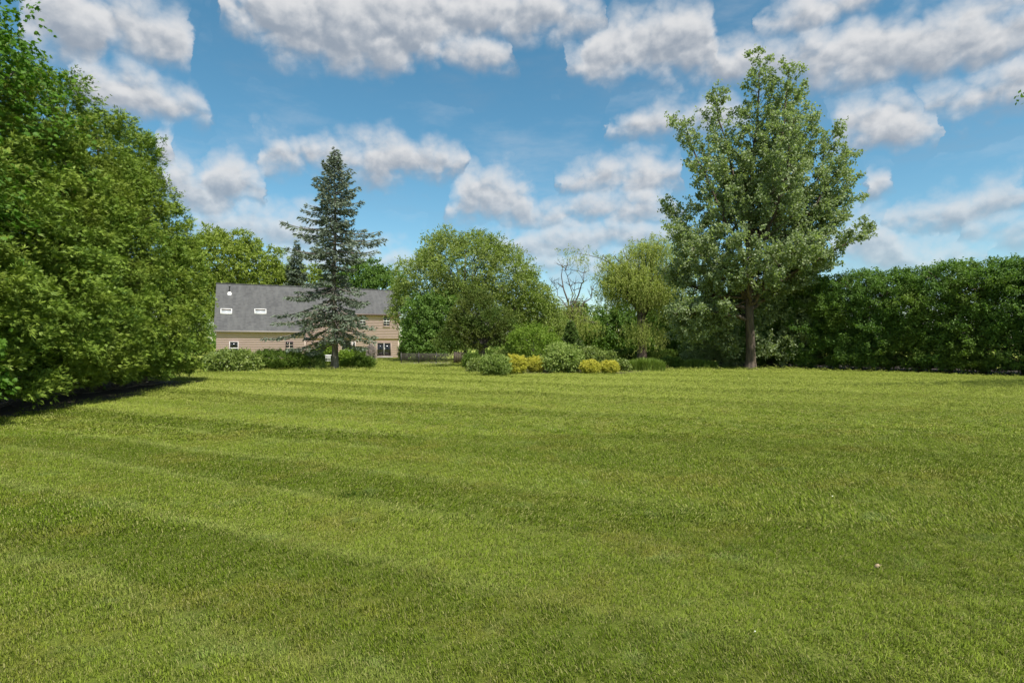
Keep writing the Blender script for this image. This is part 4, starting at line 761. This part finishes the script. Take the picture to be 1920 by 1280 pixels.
S = [ # island bed, front to back
 ('golden_shrub', 969, 664, 701, 44, 'gold', 'larger left golden mound shrub at the front of the island bed', dict(seed=1, dens=2.4, L=.07, W=.04, sl=.10, topgold=True)),
 ('golden_shrub', 1005, 667, 699, 37, 'gold', 'golden mound shrub just left of the big variegated shrub', dict(seed=2, dens=2.4, L=.07, W=.04, sl=.10, topgold=True)),
 ('golden_shrub', 1107, 674, 701, 38, 'gold', 'golden mound shrub just right of the big variegated shrub', dict(seed=3, dens=2.4, L=.07, W=.04, sl=.10, topgold=True)),
 ('golden_shrub', 1142, 676, 700, 35, 'gold', 'rightmost golden mound shrub in the island bed', dict(seed=4, dens=2.4, L=.07, W=.04, sl=.10, topgold=True)),
 ('leafy_shrub', 929, 668, 704, 52, 'grey', 'grey-green leafy shrub at the front left of the island bed', dict(seed=5, dens=1.3, L=.12, W=.06)),
 ('leafy_shrub', 900, 671, 698, 44, 'rhodo', 'yellow-green shrub at the left tip of the island bed', dict(seed=6, dens=1.2)),
 ('leafy_shrub', 884, 664, 692, 34, 'yew', 'low dark-leaved shrub at the island bed beside the gate', dict(seed=7)),
 ('variegated_shrub', 1055, 648, 699, 82, 'vari', 'big pale variegated shrub in the centre of the island bed', dict(seed=8, dens=1.1, L=.14, W=.07, sl=.4)),
 ('rhododendron', 945, 655, 692, 50, 'rhodo', 'rhododendron behind the grey-green shrub in the island bed', dict(seed=9, L=.15, W=.06)),
 ('rhododendron', 988, 648, 688, 56, 'rhodo', 'rhododendron rising behind the two left golden mounds', dict(seed=10, L=.15, W=.06)),
 ('rhododendron', 1103, 650, 692, 62, 'rhodo', 'rhododendron right behind the big variegated shrub', dict(seed=11, L=.15, W=.06)),
 ('rhododendron', 1134, 660, 693, 48, 'rhodo', 'smaller rhododendron behind the rightmost golden mound', dict(seed=12, L=.15, W=.06)),
 ('leafy_shrub', 1163, 677, 697, 30, 'rhodo', 'small green shrub between the golden mound and the tall grass clump', dict(seed=13)),
 ('leafy_shrub', 1258, 671, 690, 44, 'yew', 'low dark green shrub right of the tall grass clump', dict(seed=14)),
 ('leafy_shrub', 1175, 655, 678, 70, 'yew', 'dark undergrowth shrub at the foot of the weeping willow, left side', dict(seed=15, D=61)),
 ('leafy_shrub', 1240, 655, 678, 80, 'yew', 'dark undergrowth shrub at the foot of the weeping willow, right side', dict(seed=16, D=61)),
 ('leafy_shrub', 915, 655, 678, 60, 'yew', 'dark undergrowth shrub behind the juniper trunk', dict(seed=17, D=53)),
 # before the house
 ('rhododendron_hedge', 438, 659, 696, 112, 'rhodo', 'broad-leaved hedge below the left window of the house wing', dict(seed=20, L=.18, W=.075, sl=.4, shape=2, fill=.3)),
 ('yew_hedge', 525, 654, 693, 112, 'yew', 'rounded fine-leaved hedge in front of the house wing corner', dict(seed=21, dens=1.7, L=.09, W=.04, sl=.25, up=.8, shape=2)),
 ('leafy_shrub', 590, 656, 688, 34, 'grey', 'grey-green shrub between the yew hedge and the spruce trunk', dict(seed=22)),
 ('yellow_shrub', 611, 640, 680, 34, 'lime', 'yellow-green shrub left of the spruce trunk, below the house wall', dict(seed=23, D=52)),
 ('yellow_shrub', 648, 655, 682, 30, 'lime', 'yellow-green shrub below the picture window', dict(seed=24, D=53)),
 ('yew_shrub', 672, 652, 676, 34, 'yew', 'dark rounded shrub under the right part of the picture window', dict(seed=25, D=60, dens=1.6, L=.1, W=.05)),
 ('yew_shrub', 682, 668, 691, 42, 'yew', 'round green shrub on the lawn right of the spruce trunk', dict(seed=26, dens=1.6, L=.1, W=.05)),
 ('low_shrub', 655, 676, 690, 34, 'lime', 'low yellow-green plant between spruce trunk and round shrub', dict(seed=27)),
 ('wispy_plant', 597, 672, 692, 17, 'grey', 'small wispy grey-green plant in front of the white bench', dict(seed=28, dens=.35, L=.09, W=.03, droop=.7)),
 ('climbing_shrub', 757, 640, 676, 20, 'rhodo', 'thin climber at the right corner of the house', dict(seed=29, D=66)),
 ('climbing_shrub', 697, 642, 684, 15, 'purple', 'slim weeping pinkish plant left of the sliding door', dict(seed=30, D=56, dens=1.0, droop=.6, L=.1, W=.03)),
]
for nm, px, a, b, w, m_, lb, kw in S: shrub(nm, px, a, b, w, MT[m_], lb, **kw)
def grass_clump(name, px, py0, py1, wpx, mat, label, n, seed):
    D = foot(py1); r_ = np.random.default_rng(seed); root = empty(name, tuple(gp(px, D)), label, 'grass clump'); h = zat(py0, D); w = wpx / FPX * D / 2
    b = np.stack([r_.uniform(-1, 1, n) * w * .85, r_.uniform(-1, 1, n) * w * .4, np.zeros(n)], -1); an = r_.uniform(0, 6.28, n); d = np.stack([np.cos(an), np.sin(an), 0 * an], -1); L = h * r_.uniform(.75, 1.2, n) * (1 - .35 * (b[:, 0] / w) ** 2); le = r_.uniform(.05, .5, n); V = []
    s = np.stack([-d[:, 1], d[:, 0], 0 * an], -1) * .014
    pts = [b + UP * (L * u * (1 - .25 * u * le))[:, None] + d * (L * le * u * u)[:, None] for u in (0, .4, .75, 1)]
    V = np.stack([pts[0] - s, pts[0] + s, pts[1] + s, pts[1] - s, pts[2] + s * .8, pts[2] - s * .8, pts[3]], 1).reshape(-1, 3); k = np.arange(n)[:, None] * 7; t = r_.uniform(0, 1, n)
    mesh('blade_tuft', V, [k + [[5, 4, 6]], np.concatenate([k + [[0, 1, 2, 3]], k + [[3, 2, 4, 5]]])], mat, root, tint=np.concatenate([t, t, t]), kind='stuff')
grass_clump('grass_clump', 1210, 671, 696, 78, MT['reed'], 'clump of tall green ornamental grass at the right end of the island bed', 2600, 1)
grass_clump('grass_clump', 1305, 673, 690, 86, MT['reed'], 'low strap-leaved green clump left of the poplar trunk', 2000, 2)

# ------------------------------------------------------------------ fence, gate, bench
FD = 55.0; fx0, fx1 = gp(752, FD)[0], gp(851, FD)[0]; fr = empty('picket_fence', (fx0, FD, 0), 'low dark iron picket fence between house corner and brown gate', 'fence'); FL = fx1 - fx0
g = Geo(); g.box(0, FL, -.02, .02, .86, .90); g.build('rail', MT['rust'], fr); g = Geo(); g.box(0, FL, -.02, .02, .14, .18); g.build('rail', MT['rust'], fr)
g = Geo(); g.box(-.014, .014, -.014, .014, .05, 1.0); g.add([(-.014, -.014, 1), (.014, -.014, 1), (.014, .014, 1), (-.014, .014, 1), (0, 0, 1.06)], T=[(0, 1, 4), (1, 2, 4), (2, 3, 4), (3, 0, 4)])
pk = g.build('picket', MT['rust'], fr); pk.location = (.06, 0, 0); n_pk = int(FL / .115)
for k in range(1, n_pk): o = pk.copy(); col.objects.link(o); o.parent = fr; o.location = (.06 + k * .115, 0, 0)
for k in range(4):
    g = Geo(); x = FL * k / 3; g.box(x - .035, x + .035, -.035, .035, -.2, 1.1); g.box(x - .05, x + .05, -.05, .05, 1.1, 1.14); g.build('post', MT['dark'], fr)
g = Geo(); g.box(-.1, FL + .1, -.16, .16, -.1, .07); g.build('kerb_stone', MT['stone'], fr)
gt = empty('garden_gate', tuple(gp(852, 54.6)), 'dark brown boarded gate under the juniper', 'gate'); GW = gp(874, 54.6)[0] - gp(852, 54.6)[0]
for k in range(7): g = Geo(); x = GW * k / 7; g.box(x + .006, x + GW / 7 - .006, -.02, .02, .06, 1.16 + .02 * math.sin(k)); g.build('board', MT['brown'], gt)
for z in (.25, .95): g = Geo(); g.box(0, GW, .022, .06, z, z + .1); g.build('rail', MT['brown'], gt)
for x in (-.07, GW): g = Geo(); g.box(x, x + .09, -.05, .05, -.2, 1.3); g.build('post', MT['brown'], gt)
be = empty('garden_bench', tuple(gp(606, 50)), 'white slatted garden bench left of the spruce trunk', 'bench', rz=R(12)); be.location.x -= .75
for k in range(4): g = Geo(); g.box(0, 1.5, -.05 + k * .11, .035 + k * .11, .40, .43); g.build('seat_slat', MT['white'], be)
for k in range(9): g = Geo(); g.box(.06 + k * .165, .12 + k * .165, .40, .43, .45, .86); g.build('back_slat', MT['white'], be)
g = Geo(); g.box(0, 1.5, .39, .44, .86, .94); g.build('top_rail', MT['white'], be)
for x in (0, 1.44):
    for y in (-.05, .38): g = Geo(); g.box(x, x + .06, y, y + .06, -.02, .62 if y < 0 else .86); g.build('leg', MT['white'], be)
    g = Geo(); g.box(x - .02, x + .08, -.1, .42, .622, .66); g.build('arm', MT['white'], be)

# ------------------------------------------------------------------ small things lying on the lawn
r_ = np.random.default_rng(5)
def small_leaf(px, py, L, m_, label, name, cat):
    D = foot(py); p = gp(px, D); root_z = float(ground_z(p[0], p[1])) + .05; an = r_.uniform(0, 6.28); A = np.array([[math.cos(an), math.sin(an), .1]])
    V, T, t = stars(np.zeros((1, 3)), A, L, np.array([.5]), r_); o = mesh(name, V, [T], MT[m_], tint=t); o.location = (p[0], p[1], root_z); sm = o.modifiers.new('thick', 'SOLIDIFY'); sm.thickness = .002; tag(o, label, cat)
small_leaf(1637, 1070, .055, 'dryleaf', 'dried tan leaf lying on the lawn at lower right', 'fallen_leaf', 'leaf')
small_leaf(1559, 942, .016, 'petal', 'tiny white petal on the lawn above the dried leaf', 'petal', 'petal')
small_leaf(1413, 1205, .012, 'petal', 'tiny pale petal on the lawn near the bottom edge', 'petal', 'petal')
# a few longer dark blades round the hollow
n = 260; b = np.stack([-1.87 + r_.normal(0, .13, n), 6.74 + r_.normal(0, .05, n), np.zeros(n)], -1); b[:, 2] = ground_z(b[:, 0], b[:, 1]); d = r_.normal(0, .5, (n, 3)) + UP * .9 + np.array([0, -.5, 0])
V, T, t = kites(b, d, r_.uniform(.03, .075, n), .007, r_.uniform(0, .5, n), .1, r_); tag(mesh('grass', V, [T], MT['yew'], tint=t), 'darker tuft of longer grass at the little hollow in the lawn', 'grass', kind='stuff')
